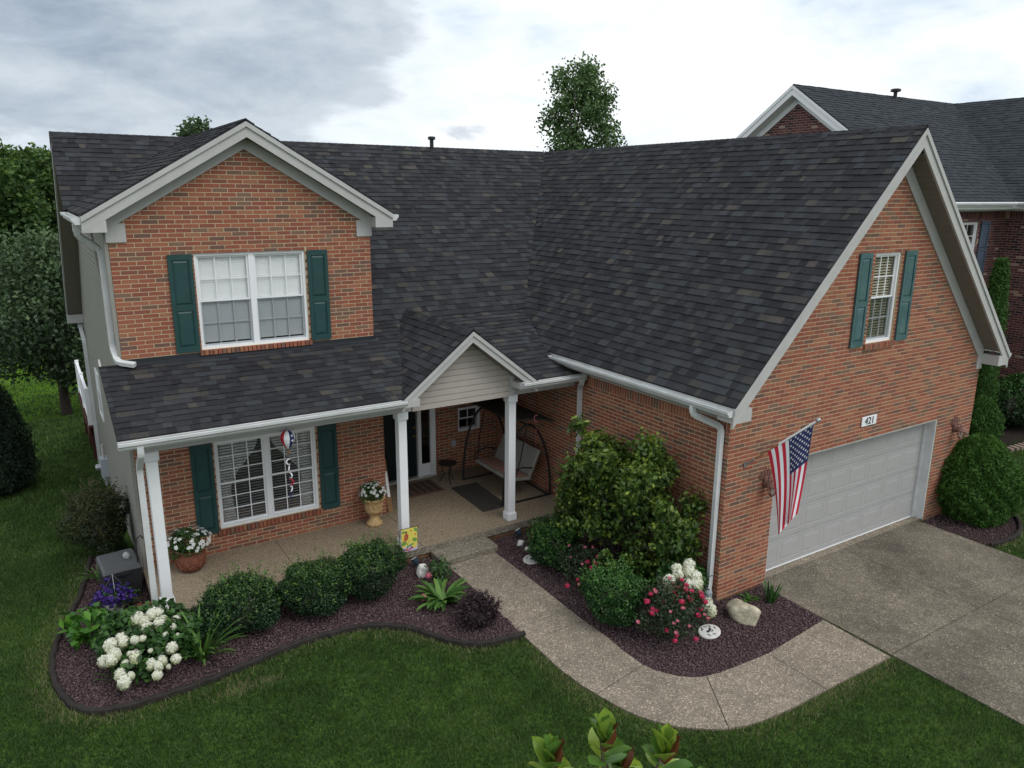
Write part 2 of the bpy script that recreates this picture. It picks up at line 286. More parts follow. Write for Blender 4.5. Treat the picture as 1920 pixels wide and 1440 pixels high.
class MB:
    def __init__(s): s.v = []; s.f = []; s.r = []
    def add(s, V, F, r=0.0):
        b = len(s.v); s.v += [tuple(p) for p in V]; s.f += [tuple(i+b for i in f) for f in F]; s.r += [r]*len(F); return s
    def box(s, a, b, r=0.0):
        x0, y0, z0 = a; x1, y1, z1 = b
        return s.add([(x0, y0, z0), (x1, y0, z0), (x1, y1, z0), (x0, y1, z0), (x0, y0, z1), (x1, y0, z1), (x1, y1, z1), (x0, y1, z1)],
                     [(0, 3, 2, 1), (4, 5, 6, 7), (0, 1, 5, 4), (1, 2, 6, 5), (2, 3, 7, 6), (3, 0, 4, 7)], r)
    def prism(s, poly, vec, r=0.0):                # polygon (list of 3D points) extruded along vec
        n = len(poly); P = [Vector(p) for p in poly]; v = Vector(vec); Q = [p+v for p in P]
        F = [tuple(range(n))[::-1], tuple(range(n, 2*n))]+[(i, (i+1) % n, n+(i+1) % n, n+i) for i in range(n)]
        return s.add(P+Q, F, r)
    def bar(s, p, q, w, h, up=(0, 0, 1), r=0.0):   # rectangular bar from p to q
        p, q = Vector(p), Vector(q); d = (q-p).normalized(); u = Vector(up); sd = d.cross(u)
        if sd.length < 1e-4: sd = d.cross(Vector((1, 0, 0)))
        sd.normalize(); u = sd.cross(d)
        a = [sd*(i*w/2)+u*(j*h/2) for i, j in ((-1, -1), (1, -1), (1, 1), (-1, 1))]
        return s.prism([p+k for k in a], q-p, r)
    def tube(s, pts, rad, n=8, r=0.0, cap=True):
        pts = [Vector(p) for p in pts]; rad = rad if isinstance(rad, (list, tuple)) else [rad]*len(pts); base = len(s.v); prev = None
        for i, p in enumerate(pts):
            d = (pts[min(i+1, len(pts)-1)]-pts[max(i-1, 0)]).normalized()
            a = prev if prev is not None else (Vector((0, 0, 1)) if abs(d.z) < .9 else Vector((1, 0, 0)))
            x = (a-d*a.dot(d)).normalized(); y = d.cross(x); prev = x
            for k in range(n):
                t = 2*math.pi*k/n; s.v.append(tuple(p+(x*math.cos(t)+y*math.sin(t))*rad[i]))
        for i in range(len(pts)-1):
            for k in range(n):
                a, b = base+i*n+k, base+i*n+(k+1) % n; s.f.append((a, b, b+n, a+n)); s.r.append(r)
        if cap:
            s.f.append(tuple(base+k for k in range(n))[::-1]); s.f.append(tuple(base+(len(pts)-1)*n+k for k in range(n))); s.r += [r, r]
        return s
    def lathe(s, prof, n=20, c=(0, 0, 0), r=0.0, cap=True):
        base = len(s.v)
        for (q, z) in prof:
            for k in range(n):
                t = 2*math.pi*k/n; s.v.append((c[0]+q*math.cos(t), c[1]+q*math.sin(t), c[2]+z))
        for i in range(len(prof)-1):
            for k in range(n):
                a, b = base+i*n+k, base+i*n+(k+1) % n; s.f.append((a, b, b+n, a+n)); s.r.append(r)
        if cap:
            s.f.append(tuple(base+k for k in range(n))[::-1]); s.f.append(tuple(base+(len(prof)-1)*n+k for k in range(n))); s.r += [r, r]
        return s
    def ribbon(s, pts, widths, side, r=0.0, fold=0.0):      # a flat strap leaf / band along pts
        base = len(s.v); side = Vector(side).normalized()
        for p, w in zip(pts, widths):
            p = Vector(p); s.v += [tuple(p-side*w/2+Vector((0, 0, fold*w))), tuple(p), tuple(p+side*w/2+Vector((0, 0, fold*w)))]
        for i in range(len(pts)-1):
            a = base+3*i; s.f += [(a, a+1, a+4, a+3), (a+1, a+2, a+5, a+4)]; s.r += [r, r]
        return s
    def mesh(s, name, smooth=False):
        me = bpy.data.meshes.new(name); me.from_pydata(s.v, [], s.f)
        a = me.attributes.new('rnd', 'FLOAT', 'FACE'); a.data.foreach_set('value', np.array(s.r, np.float32))
        if smooth: me.polygons.foreach_set('use_smooth', np.ones(len(me.polygons), bool))
        me.update(); return me
    def build(s, name, m, parent=None, loc=None, smooth=False, bevel=0):
        o = link(name, s.mesh(name, smooth), m, parent, loc)
        if bevel:
            b = o.modifiers.new('bevel', 'BEVEL'); b.width = bevel; b.segments = 1; b.limit_method = 'ANGLE'
        return o
def share(name, me, parent, loc=(0, 0, 0), rot=(0, 0, 0), sc=1.0):
    o = bpy.data.objects.new(name, me); COL.objects.link(o); o.parent = parent; o.location = loc; o.rotation_euler = rot
    o.scale = (sc, sc, sc) if isinstance(sc, (int, float)) else sc
    return o
def clip(poly, edge_poly):        # Sutherland-Hodgman, edge_poly convex and counter-clockwise
    out = poly
    for i in range(len(edge_poly)):
        a, b = edge_poly[i], edge_poly[(i+1) % len(edge_poly)]; inp, out = out, []
        def inside(p): return (b[0]-a[0])*(p[1]-a[1])-(b[1]-a[1])*(p[0]-a[0]) >= -1e-9
        for j in range(len(inp)):
            p, q = inp[j], inp[(j+1) % len(inp)]; ip, iq = inside(p), inside(q)
            if ip: out.append(p)
            if ip != iq:
                d1 = (b[0]-a[0])*(p[1]-a[1])-(b[1]-a[1])*(p[0]-a[0]); d2 = (b[0]-a[0])*(q[1]-a[1])-(b[1]-a[1])*(q[0]-a[0]); t = d1/(d1-d2)
                out.append((p[0]+(q[0]-p[0])*t, p[1]+(q[1]-p[1])*t))
        if len(out) < 3: return []
    return out
def ccw(poly):
    a = sum(poly[i][0]*poly[(i+1) % len(poly)][1]-poly[(i+1) % len(poly)][0]*poly[i][1] for i in range(len(poly)))
    return poly if a > 0 else poly[::-1]
def area2(poly):
    return .5*abs(sum(poly[i][0]*poly[(i+1) % len(poly)][1]-poly[(i+1) % len(poly)][0]*poly[i][1] for i in range(len(poly))))
def in_poly(px, py, poly):
    inside = np.zeros(len(px), bool); n = len(poly)
    for i in range(n):
        x1, y1 = poly[i]; x2, y2 = poly[(i+1) % n]
        if y1 == y2: continue
        c = ((y1 > py) != (y2 > py)) & (px < (x2-x1)*(py-y1)/(y2-y1)+x1); inside ^= c
    return inside
# ------------------------------------------------------------------ setting: ground, paving, beds
def gz(x, y):
    x = np.asarray(x, float); y = np.asarray(y, float)
    s = np.clip(y-5.5, 0, 24)
    h = -.02-.082*s*np.clip((y-5.5)/3, 0, 1)
    return h+.05*np.sin(x*.21+1)*np.sin(y*.17)*np.clip((np.hypot(x, y)-12)/20, 0, 1)
gx = np.unique(np.concatenate([[-900, -500, -250, -120, -70, -45], np.arange(-32, 33, .8), [45, 70, 120, 250, 500, 900]]))
gy = np.unique(np.concatenate([[-900, -400, -150, -70, -40], np.arange(-25, 46, .8), [55, 70, 95, 130, 200, 400, 900]]))
X_, Y_ = np.meshgrid(gx, gy, indexing='ij'); Vg = np.stack([X_.ravel(), Y_.ravel(), gz(X_, Y_).ravel()], 1)
ni, nj = len(gx), len(gy); I, J = np.meshgrid(np.arange(ni-1), np.arange(nj-1), indexing='ij'); q = (I*nj+J).ravel()
lawn = link('lawn', np_mesh('lawn', Vg, np.stack([q, q+nj, q+nj+1, q+1], 1), smooth=True), 'lawn_ground'); lawn['kind'] = 'structure'
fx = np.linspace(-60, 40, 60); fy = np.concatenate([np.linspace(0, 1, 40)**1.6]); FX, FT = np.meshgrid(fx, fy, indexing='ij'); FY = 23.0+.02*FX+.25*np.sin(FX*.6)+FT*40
q = (np.arange(59)[:, None]*40+np.arange(39)).ravel(); o = link('far_lawn_sunlit', np_mesh('far_lawn_sunlit', np.stack([FX.ravel(), FY.ravel(), gz(FX, FY).ravel()+.012], 1), np.stack([q, q+40, q+41, q+1], 1), smooth=True), 'lawn_sunlit'); o['kind'] = 'structure'  # overlay sheet; its brighter colour stands in for sun on the back grass

def sheet(name, poly, z, m, parent=None, thick=0.0, kind=None):
    P = [Vector((x, y, 0)) for x, y in ccw(list(poly))]; tris = tessellate_polygon([P]); b = MB(); n = len(P)
    b.add([(p.x, p.y, z) for p in P], [tuple(t) for t in tris])
    if thick:
        b.add([(p.x, p.y, z-thick) for p in P]+[(p.x, p.y, z) for p in P], [(i, (i+1) % n, n+(i+1) % n, n+i) for i in range(n)])
    o = b.build(name, m, parent)
    for p in o.data.polygons:
        if p.normal.z < -.5: p.flip()
    if kind: o['kind'] = kind
    return o
def inset(poly, d):
    poly = ccw(list(poly)); out = []; n = len(poly)
    for i in range(n):
        a, b, c = Vector(poly[i-1]), Vector(poly[i]), Vector(poly[(i+1) % n]); e1 = (b-a).normalized(); e2 = (c-b).normalized()
        n1 = Vector((-e1.y, e1.x)); n2 = Vector((-e2.y, e2.x)); m_ = n1+n2; k = max(.35, m_.dot(n1))
        out.append(tuple(b+m_*(d/k)))
    return out
# walkway slabs: (outer edge, inner edge) in photo pixels of the ground plane
SLABS = [([(839, 1062), (907, 1121)], [(929, 1036), (1005.7, 1094)]),
         ([(907, 1121), (972.5, 1185.6), (991, 1201.6)], [(1005.7, 1094), (1095, 1165)]),
         ([(991, 1201.6), (1046, 1253), (1089.6, 1286), (1118.8, 1303)], [(1095, 1165), (1137, 1194), (1169.8, 1221.6), (1206, 1247)]),
         ([(1118.8, 1303), (1155, 1324), (1190, 1341), (1228, 1354), (1264, 1363), (1301, 1367.5), (1335, 1369), (1366.7, 1367.5)], [(1206, 1247), (1228, 1257), (1250, 1263.5), (1272, 1268), (1293.8, 1270), (1310, 1270), (1324.8, 1268)]),
         ([(1366.7, 1367.5), (1400, 1362), (1428.7, 1353), (1460, 1341), (1490.6, 1327), (1551, 1294.6)], [(1324.8, 1268), (1350, 1262), (1374, 1252.6), (1439.6, 1226)]),
         ([(1551, 1294.6), (1600, 1269), (1671, 1233)], [(1439.6, 1226), (1483, 1199.7), (1543.5, 1163)])]
walkway = bpy.data.objects.new('walkway', None); COL.objects.link(walkway); walkway['kind'] = 'structure'
walk_poly = [gxy(*p) for s in SLABS for p in s[0]]+[gxy(*p) for s in SLABS[::-1] for p in s[1][::-1]]
for s in SLABS:
    sheet('concrete_slab', inset([gxy(*p) for p in s[0]]+[gxy(*p) for p in s[1][::-1]], .006), .012+random.uniform(-.002, .002), 'walk_concrete', walkway, .09)
driveway = bpy.data.objects.new('driveway', None); COL.objects.link(driveway); driveway['kind'] = 'structure'
DX = (1.02, 3.48, 5.95); DY = (.55, -2.43, -5.6, -9.0, -12.5, -16)
for i in range(2):
    for j in range(5):
        sheet('concrete_slab', inset([(DX[i], DY[j]), (DX[i+1], DY[j]), (DX[i+1], DY[j+1]), (DX[i], DY[j+1])], .006), .010+random.uniform(-.002, .002), 'drive_concrete', driveway, .09)
drive_poly = [(1.02, .55), (5.95, .55), (5.95, -16), (1.02, -16)]
BEDL = [gxy(*p) for p in [(172, 1046), (160, 1092), (147, 1130), (118, 1183), (104, 1218), (99, 1250), (103, 1280), (117, 1306), (140, 1327), (180, 1337), (233, 1329), (300, 1310), (366, 1288), (420, 1267), (521, 1225), (575, 1204), (627, 1189), (665, 1180), (700, 1176), (737, 1177), (774, 1182), (815, 1196), (858, 1207), (892, 1210), (924, 1207), (984, 1191)]]
bedl_poly = BEDL+[(-3.25, 1.0), (-3.25, 3.84), (-7.9, 3.84), (-7.9, 7.0)]
bedr_poly = [gxy(*p) for s in SLABS for p in s[1]]+[(1.01, -.05), (-.01, -.05), (-.01, 3.84), (-2.22, 3.84)]
BEDG = [(5.97, -1.36), (6.5, -1.42), (7.1, -1.36), (7.7, -1.05), (8.15, -.5), (8.3, .2), (8.2, 1.0), (7.9, 2.0)]
bedg_poly = BEDG+[(7.4, 2.0), (7.4, -.02), (5.97, -.02)]
def chips(name, poly, dens, z, m='mulch_chip', size=(.012, .030)):
    P = np.array(poly); a, b = P.min(0), P.max(0); n = int((b-a).prod()*dens); xy = rng.uniform(a, b, (n, 2)); xy = xy[in_poly(xy[:, 0], xy[:, 1], poly)]; n = len(xy)
    base = np.array([[1, 0, 0], [-1, 0, 0], [0, 1, 0], [0, -1, 0], [0, 0, 1], [0, 0, -1]], float)
    F = np.array([[0, 2, 4], [2, 1, 4], [1, 3, 4], [3, 0, 4], [2, 0, 5], [1, 2, 5], [3, 1, 5], [0, 3, 5]])
    sz = rng.uniform(*size, n); sc = sz[:, None]*rng.uniform(.55, 1.3, (n, 3)); sc[:, 2] *= .7
    V = base[None]*sc[:, None, :]*rng.uniform(.7, 1.2, (n, 6, 1))
    th = rng.uniform(0, 6.28, n); ph = rng.uniform(-.6, .6, n); c, s_ = np.cos(th), np.sin(th); c2, s2 = np.cos(ph), np.sin(ph)
    x, y, zz = V[..., 0], V[..., 1], V[..., 2]; x, zz = x*c2[:, None]-zz*s2[:, None], x*s2[:, None]+zz*c2[:, None]
    V = np.stack([x*c[:, None]-y*s_[:, None], x*s_[:, None]+y*c[:, None], zz], -1)
    V[..., 0] += xy[:, :1]; V[..., 1] += xy[:, 1:]; V[..., 2] += (z+rng.uniform(-.004, .012, n))[:, None]
    o = link(name, np_mesh(name, V.reshape(-1, 3), (F[None]+6*np.arange(n)[:, None, None]).reshape(-1, 3), np.repeat(rng.random(n), 8)), m); o['kind'] = 'stuff'; return o
for nm, poly in (('planting_bed', bedl_poly), ('planting_bed', bedr_poly), ('planting_bed', bedg_poly)):
    o = sheet(nm, poly, .004, 'mulch_soil', kind='structure')
for poly, lab, d in ((bedl_poly, 'plum coloured lava rock mulch in the curved bed before the porch', 1900), (bedr_poly, 'plum coloured lava rock mulch between walkway and garage', 1900), (bedg_poly, 'lava rock mulch under the globe evergreen', 700)):
    o = chips('lava_rock', poly, d, .012, size=(.009, .021)); o['label'] = lab; o['category'] = 'mulch'
def smooth_path(pts, k=6):
    P = [Vector((*p, 0)) for p in pts]; out = []
    for i in range(len(P)-1):
        p0, p1, p2, p3 = P[max(i-1, 0)], P[i], P[i+1], P[min(i+2, len(P)-1)]
        for j in range(k):
            t = j/k; out.append(.5*((2*p1)+(p2-p0)*t+(2*p0-5*p1+4*p2-p3)*t*t+(3*p1-p0-3*p2+p3)*t**3))
    return out+[P[-1]]
def edging(pts, label, w=.075, h=.075):
    path = smooth_path(pts); b = MB(); prof = [(-w/2, -.03), (-w/2, h*.75), (-w/4, h), (w/4, h), (w/2, h*.75), (w/2, -.03)]; n = len(prof)
    for i, p in enumerate(path):
        d = (path[min(i+1, len(path)-1)]-path[max(i-1, 0)]).normalized(); sd = Vector((-d.y, d.x, 0)); wob = .008*math.sin(i*1.3)+random.uniform(-.004, .004)
        for a, z in prof: b.v.append(tuple(p+sd*(a+wob)+Vector((0, 0, z+(random.uniform(-.006, .006) if z > 0 else 0)))))
    for i in range(len(path)-1):
        for k in range(n-1): b.f.append((i*n+k, i*n+k+1, (i+1)*n+k+1, (i+1)*n+k)); b.r.append(0)
    b.f.append(tuple(range(n))); b.r.append(0); b.f.append(tuple((len(path)-1)*n+k for k in range(n))[::-1]); b.r.append(0)
    return tag(b.build('bed_edging', 'edging', smooth=False), label, 'edging')
edging(BEDL, 'low dark edging curving round the bed before the porch')
edging(BEDG, 'low dark edging curving round the globe evergreen')

# ------------------------------------------------------------------ the house
house = thing('brick_house', 'red brick house with dark shingle roof, garage wing and front porch', 'house')
BRICKS, SHINGLES = [], []        # every piece first, then the largest become parts
BL, BH, JT = .245, .070, .012
class Plane:                      # a wall plane: a along u, b up, n outwards
    def __init__(s, O, u, n): s.O, s.u, s.n = Vector(O), Vector(u), Vector(n)
    def at(s, a, b, d=0.0): return s.O+s.u*a+Vector((0, 0, 1))*b+s.n*d
def brick_piece(pl, poly, wall, store, d=.0045, rnd=None, full=False):
    store.append(dict(pl=pl, poly=poly, wall=wall, d=d+random.uniform(-.001, .0015), r=random.random() if rnd is None else rnd, full=full))
def minus(rect, hole):
    a0, a1, b0, b1 = rect; h0, h1, g0, g1 = hole
    if h1 <= a0 or h0 >= a1 or g1 <= b0 or g0 >= b1: return [rect]
    out = []
    if h0 > a0: out.append((a0, h0, b0, b1))
    if h1 < a1: out.append((h1, a1, b0, b1))
    m0, m1 = max(a0, h0), min(a1, h1)
    if g0 > b0: out.append((m0, m1, b0, g0))
    if g1 < b1: out.append((m0, m1, g1, b1))
    return out
def backing(name, pl, poly, holes, m, parent, depth=.19):
    poly = ccw(list(poly)); b = MB(); loops = [[Vector((x, y, 0)) for x, y in poly]]+[[Vector(p+(0,)) for p in ((h[0], h[2]), (h[0], h[3]), (h[1], h[3]), (h[1], h[2]))] for h in holes]
    flat = [p for l in loops for p in l]; b.add([pl.at(p.x, p.y) for p in flat], [tuple(t) for t in tessellate_polygon(loops)])
    for l in loops:
        n = len(l); b.add([pl.at(p.x, p.y) for p in l]+[pl.at(p.x, p.y, -depth) for p in l], [(i, (i+1) % n, n+(i+1) % n, n+i) for i in range(n)])
    b.add([pl.at(p.x, p.y, -depth) for p in flat], [tuple(t) for t in tessellate_polygon(loops)])
    return b.build(name, m, parent)
def brick_wall(name, pl, poly, holes=(), b_start=0.0, soldier=None, a_start=0.0, store=None, bl=BL, bh=BH, bm='mortar', parent=None):
    store = BRICKS if store is None else store; poly = ccw(list(poly)); lo, hi = min(p[0] for p in poly), max(p[0] for p in poly); w = backing(name, pl, [(min(max(p[0], lo+.005), hi-.005), p[1]) for p in poly], holes, bm, parent or house)
    As = [p[0] for p in poly]; Bs = [p[1] for p in poly]; row = 0; bz = b_start
    solid = list(holes)+([(min(As)-1, max(As)+1, soldier[0], soldier[1])] if soldier else [])
    def emit(rect, ok):
        rs = [rect]
        for h in solid if ok else holes: rs = [x for r_ in rs for x in minus(r_, h)]
        for r_ in rs:
            if r_[1]-r_[0] < .02 or r_[3]-r_[2] < .015: continue
            pg = clip([(r_[0], r_[2]), (r_[1], r_[2]), (r_[1], r_[3]), (r_[0], r_[3])], poly)
            if pg and area2(pg) > 3e-4:
                brick_piece(pl, pg, w, store, full=abs(r_[1]-r_[0]-(bl-JT)) < 1e-5 and abs(r_[3]-r_[2]-(bh-JT)) < 1e-5 and len(pg) == 4 and abs(area2(pg)-(bl-JT)*(bh-JT)) < 1e-6)
    while bz < max(Bs):
        a = a_start+min(As)-bl*(.5 if row % 2 else 1)+random.uniform(-.006, .006)
        while a < max(As):
            emit((a+JT/2, a+bl-JT/2, bz+JT/2, bz+bh-JT/2), True); a += bl
        bz += bh; row += 1
    if soldier:
        a = min(As)
        while a < max(As):
            emit((a+JT/2, a+bh-JT/2, soldier[0]+JT/2, soldier[1]-JT/2), False); a += bh
    return w
def rowlock(pl, a0, a1, b0, b1, wall, d=.05, store=None):       # sill of bricks on edge
    n = max(2, round((a1-a0)/BH)); s_ = (a1-a0)/n
    for i in range(n): brick_piece(pl, [(a0+i*s_+.004, b0), (a0+(i+1)*s_-.004, b0), (a0+(i+1)*s_-.004, b1), (a0+i*s_+.004, b1)], wall, BRICKS if store is None else store, d)
def brick_solid(b, rec):
    pg, pl, d = rec['poly'], rec['pl'], rec['d']; n = len(pg); cx = sum(p[0] for p in pg)/n; cy = sum(p[1] for p in pg)/n
    def shrink(p, e): 
        dx, dy = p[0]-cx, p[1]-cy; return (p[0]-math.copysign(min(e, abs(dx)*.5), dx), p[1]-math.copysign(min(e, abs(dy)*.5), dy))
    base = [pl.at(*p, .0) for p in pg]; top = [pl.at(*shrink(p, .0025), d) for p in pg]
    b.add(base+top, [tuple(range(n, 2*n))]+[(i, (i+1) % n, n+(i+1) % n, n+i) for i in range(n)], rec['r'])

ZR, XP, W, OH, OX = 7.614, 3.68, 7.36, .37, .36           # ridge height, garage ridge x, garage width, rake and eave overhang
SG, SM, SL, SF, SP = 1.031, .826, .345, .590, .780        # slopes: garage, main, porch, front gable, entry gable
YR, XL, DM, YB = 10.53, -8.26, 5.56, 6.2                  # main ridge y, left rake x, front wall y, pitch break y
XF, XE, ZE = -5.73, -2.55, 4.20                           # front gable ridge x, entry gable ridge x and z
zg = lambda x: ZR-SG*abs(x-XP); zm = lambda y: ZR-SM*(YR-y); zl = lambda y: 3.14+SL*(y-3.62); zf = lambda x: ZR-SF*abs(x-XF); ze = lambda x: ZE-SP*abs(x-XE)
ZS = .24                                                   # porch floor
P_gf = Plane((0, 0, 0), (1, 0, 0), (0, -1, 0)); P_gl = Plane((0, 0, 0), (0, 1, 0), (-1, 0, 0))
P_fw = Plane((0, DM, 0), (1, 0, 0), (0, -1, 0)); P_dw = Plane((0, 7.05, 0), (1, 0, 0), (0, -1, 0)); P_rw = Plane((-3.47, 0, 0), (0, 1, 0), (1, 0, 0))
DOOR = (1.178, 6.058, -.1, 2.186); GW = (3.28, 4.057, 3.99, 5.56); FWN = (-6.65, -4.82, 3.93, 5.525); LWN = (-6.62, -4.82, .672, 2.297); SWN = (-1.03, -.44, 1.15, 1.72); ENT = (-3.35, -1.62, ZS, 2.40)
w_gf = brick_wall('garage_front_wall', P_gf, [(0, -.12), (W, -.12), (W, zg(W)-.22), (XP, ZR-.22), (0, zg(0)-.22)], [DOOR, GW], b_start=-.12)
rowlock(P_gf, GW[0]-.06, GW[1]+.06, GW[2]-.10, GW[2]-.004, w_gf)
w_gl = brick_wall('garage_side_wall', P_gl, [(0, -.12), (7.05, -.12), (7.05, 3.22), (0, 3.22)], [], b_start=-.12, soldier=(2.885, 3.085))
w_fg = brick_wall('upper_front_wall', P_fw, [(-7.86, 3.62), (-3.6, 3.62), (-3.6, zf(-3.6)-.2), (XF, ZR-.2), (-7.86, zf(-7.86)-.2)], [FWN], b_start=3.62, soldier=None)
rowlock(P_fw, FWN[0]-.04, FWN[1]+.04, FWN[2]-.085, FWN[2]-.004, w_fg)
w_lf = brick_wall('porch_front_wall', P_fw, [(-7.86, ZS-.1), (-3.47, ZS-.1), (-3.47, 3.0), (-7.86, 3.0)], [LWN], b_start=ZS-.1+.03)
rowlock(P_fw, LWN[0]-.06, LWN[1]+.06, LWN[2]-.10, LWN[2]-.004, w_lf)
w_dw = brick_wall('entry_wall', P_dw, [(-3.47, ZS-.1), (0, ZS-.1), (0, 3.0), (-3.47, 3.0)], [ENT, SWN], b_start=ZS-.1+.03)
w_rw = brick_wall('entry_return_wall', P_rw, [(DM, ZS-.1), (7.05, ZS-.1), (7.05, 3.0), (DM, 3.0)], [], b_start=ZS-.1+.03)
# walls out of view, plain brick or siding planes
def slab_wall(name, a, b, m): return MB().box(a, b).build(name, m, house)
slab_wall('garage_far_wall', (W-.12, .02, -.9), (W, 10.5, 3.4), 'brick_mass')
slab_wall('rear_wall', (-7.82, 15.05, -1.2), (W-.2, 15.2, 3.4), 'siding')

# ---- roof planes (plan polygons, plane height function given by point and gradient)
def roof_plane(name, polys, p0, grad, v_ref, shingle=True, expo=.143, store=None, sm='shingle_mass', parent=None, felt='roof_felt'):
    store = SHINGLES if store is None else store; g = Vector(grad); s = g.length; gd = g.normalized(); ud = Vector((gd.y, -gd.x)); k = math.sqrt(1+s*s)
    nrm = Vector((-g.x, -g.y, 1)).normalized()
    def z(x, y): return p0[2]+g.x*(x-p0[0])+g.y*(y-p0[1])
    def to_uv(x, y): return (ud.x*x+ud.y*y, (gd.x*x+gd.y*y)*k)
    def from_uv(u, v, h=0): x = ud.x*u+gd.x*v/k; y = ud.y*u+gd.y*v/k; return Vector((x, y, z(x, y)))+nrm*h
    b = MB()
    for pg in polys:
        b.prism([Vector((x, y, z(x, y)))-nrm*.022 for x, y in ccw(list(pg))], nrm*.016)
    deck = b.build(name, felt, parent or house)
    if not shingle: return deck
    U = [ccw([to_uv(*p) for p in pg]) for pg in polys]; us = [p[0] for pg in U for p in pg]; vs_ = [p[1] for pg in U for p in pg]
    v = (gd.x*v_ref[0]+gd.y*v_ref[1])*k
    while v > min(vs_)+1e-6: v -= expo
    while v < max(vs_):
        u = min(us)-random.uniform(0, .3)
        while u < max(us):
            w = random.choice((.09, .11, .13, .15, .17, .19, .21, .24, .28)); h = random.choice((.0035, .0035, .010, .010, .012)); r_ = random.random()
            if h < .005 and random.random() < .5: r_ = random.choice((.05, .3, .5, .62, .8))*1.0
            rect = [(u, v), (u+w, v), (u+w, v+expo+.012), (u, v+expo+.012)]
            for pg in U:
                c = clip(rect, pg)
                if len(c) >= 3 and area2(c) > 2e-4: store.append(dict(poly=c, f=from_uv, v0=v, e=expo, h=h, r=r_, roof=deck, full=len(c) == 4 and abs(area2(c)-w*(expo+.012)) < 1e-6))
            u += w
        v += expo
    return deck
def shingle_solid(b, rec, origin=None):
    pg, f, n = rec['poly'], rec['f'], len(rec['poly'])
    def top(p): t = (p[1]-rec['v0'])/rec['e']; return rec['h']*(1-.55*t)+.003+.008*(1-t)
    O = origin or Vector((0, 0, 0))
    b.add([f(*p, -.006)-O for p in pg]+[f(*p, top(p))-O for p in pg], [tuple(range(n, 2*n))]+[(i, (i+1) % n, n+(i+1) % n, n+i) for i in range(n)], rec['r'])
EXL = -OX; EXR = W+OX; FL, FR = -8.20, -3.26; YE = 3.60
r_gl = roof_plane('garage_roof', [[(EXL, -OH), (XP, -OH), (XP, YR), (.211, YB), (EXL, 4.5)][::1]], (XP, 0, ZR), (SG, 0), (EXL, 0))
r_gr = roof_plane('garage_roof', [[(XP, -OH), (EXR, -OH), (EXR, YR), (XP, YR)]], (XP, 0, ZR), (-SG, 0), (EXR, 0), shingle=False)
r_m = roof_plane('main_roof', [[(XL, YR), (XF, YR), (XL, YR-(XF-XL)*SF/SM)], [(-3.6, YR), (-3.6, YB), (.211, YB), (XP, YR)], [(XF, YR), (-3.6, YR-2.13*SF/SM), (-3.6, YR)]], (0, YR, ZR), (0, SM), (0, YB))
r_b = roof_plane('rear_roof', [[(XL, YR), (EXR, YR), (EXR, 15.35), (XL, 15.35)]], (0, YR, ZR), (0, -.88), (0, 15.35), shingle=False)
ya = lambda dx: 3.62+(ZE-SP*dx-3.14)/SL
r_p = roof_plane('porch_roof', [[(FL, 3.62), (XE-1.359, 3.62), (-3.6, ya(1.05)), (-3.6, DM), (FL, DM)], [(-3.6, ya(1.05)), (XE-.218, YB), (-3.6, YB)],
                                [(XE+1.359, 3.62), (EXL, 3.62), (EXL, YB), (XE+.218, YB)], [(EXL, 4.5), (.211, YB), (EXL, YB)], [(EXL, 3.62), (-.012, 3.62), (-.012, 4.5), (EXL, 4.5)]], (0, 3.62, 3.14), (0, SL), (0, 3.62))
yv = YR-(XF-FL)*SF/SM
r_fl = roof_plane('front_gable_roof', [[(FL, DM-.29), (XF, DM-.29), (XF, YR), (FL, yv)]], (XF, 0, ZR), (SF, 0), (FL, 0))
r_fr = roof_plane('front_gable_roof', [[(XF, DM-.29), (FR, DM-.29), (FR, yv), (XF, YR)]], (XF, 0, ZR), (-SF, 0), (FR, 0))
r_el = roof_plane('entry_gable_roof', [[(XE-1.37, YE), (XE, YE), (XE, 6.40), (XE-.218, YB)]], (XE, 0, ZE), (SP, 0), (XE-1.37, 0))
r_er = roof_plane('entry_gable_roof', [[(XE, YE), (XE+1.37, YE), (XE+.218, YB), (XE, 6.40)]], (XE, 0, ZE), (-SP, 0), (XE+1.37, 0))
# ---- ridge caps, each a folded piece
def caps(p, q, s1, roof, step=.15, w=.15):
    p, q = Vector(p), Vector(q); L_ = (q-p).length; d = (q-p).normalized(); sd = Vector((-d.y, d.x, 0)); n = int(L_/step)
    b = MB(); l = step+.03; k = w/math.sqrt(1+s1*s1); T = .007
    pr = [(-k, -s1*k), (0, .004), (k, -s1*k)]
    V = [tuple(Vector((t, a, z+.014+(T if t < l/2 else 0)))) for t in (0, l) for a, z in pr]+[tuple(Vector((t, a, z-.008))) for t in (0, l) for a, z in pr]
    b.add(V, [(0, 1, 4, 3), (1, 2, 5, 4), (0, 6, 7, 1), (1, 7, 8, 2), (0, 3, 9, 6), (2, 8, 11, 5)]); me = b.mesh('ridge_cap'); me.materials.append(M['shingle_piece'])
    rz = math.atan2(d.y, d.x)
    for i in range(n): share('ridge_cap', me, roof, p+d*(i*step), (0, 0, rz))
caps((XP, -OH, ZR), (XP, YR, ZR), SG, r_gl); caps((XL, YR, ZR), (XP, YR, ZR), SM, r_m); caps((XF, DM-.29, ZR), (XF, YR-.1, ZR), SF, r_fl); caps((XE, YE, ZE), (XE, 6.35, ZE), SP, r_el)

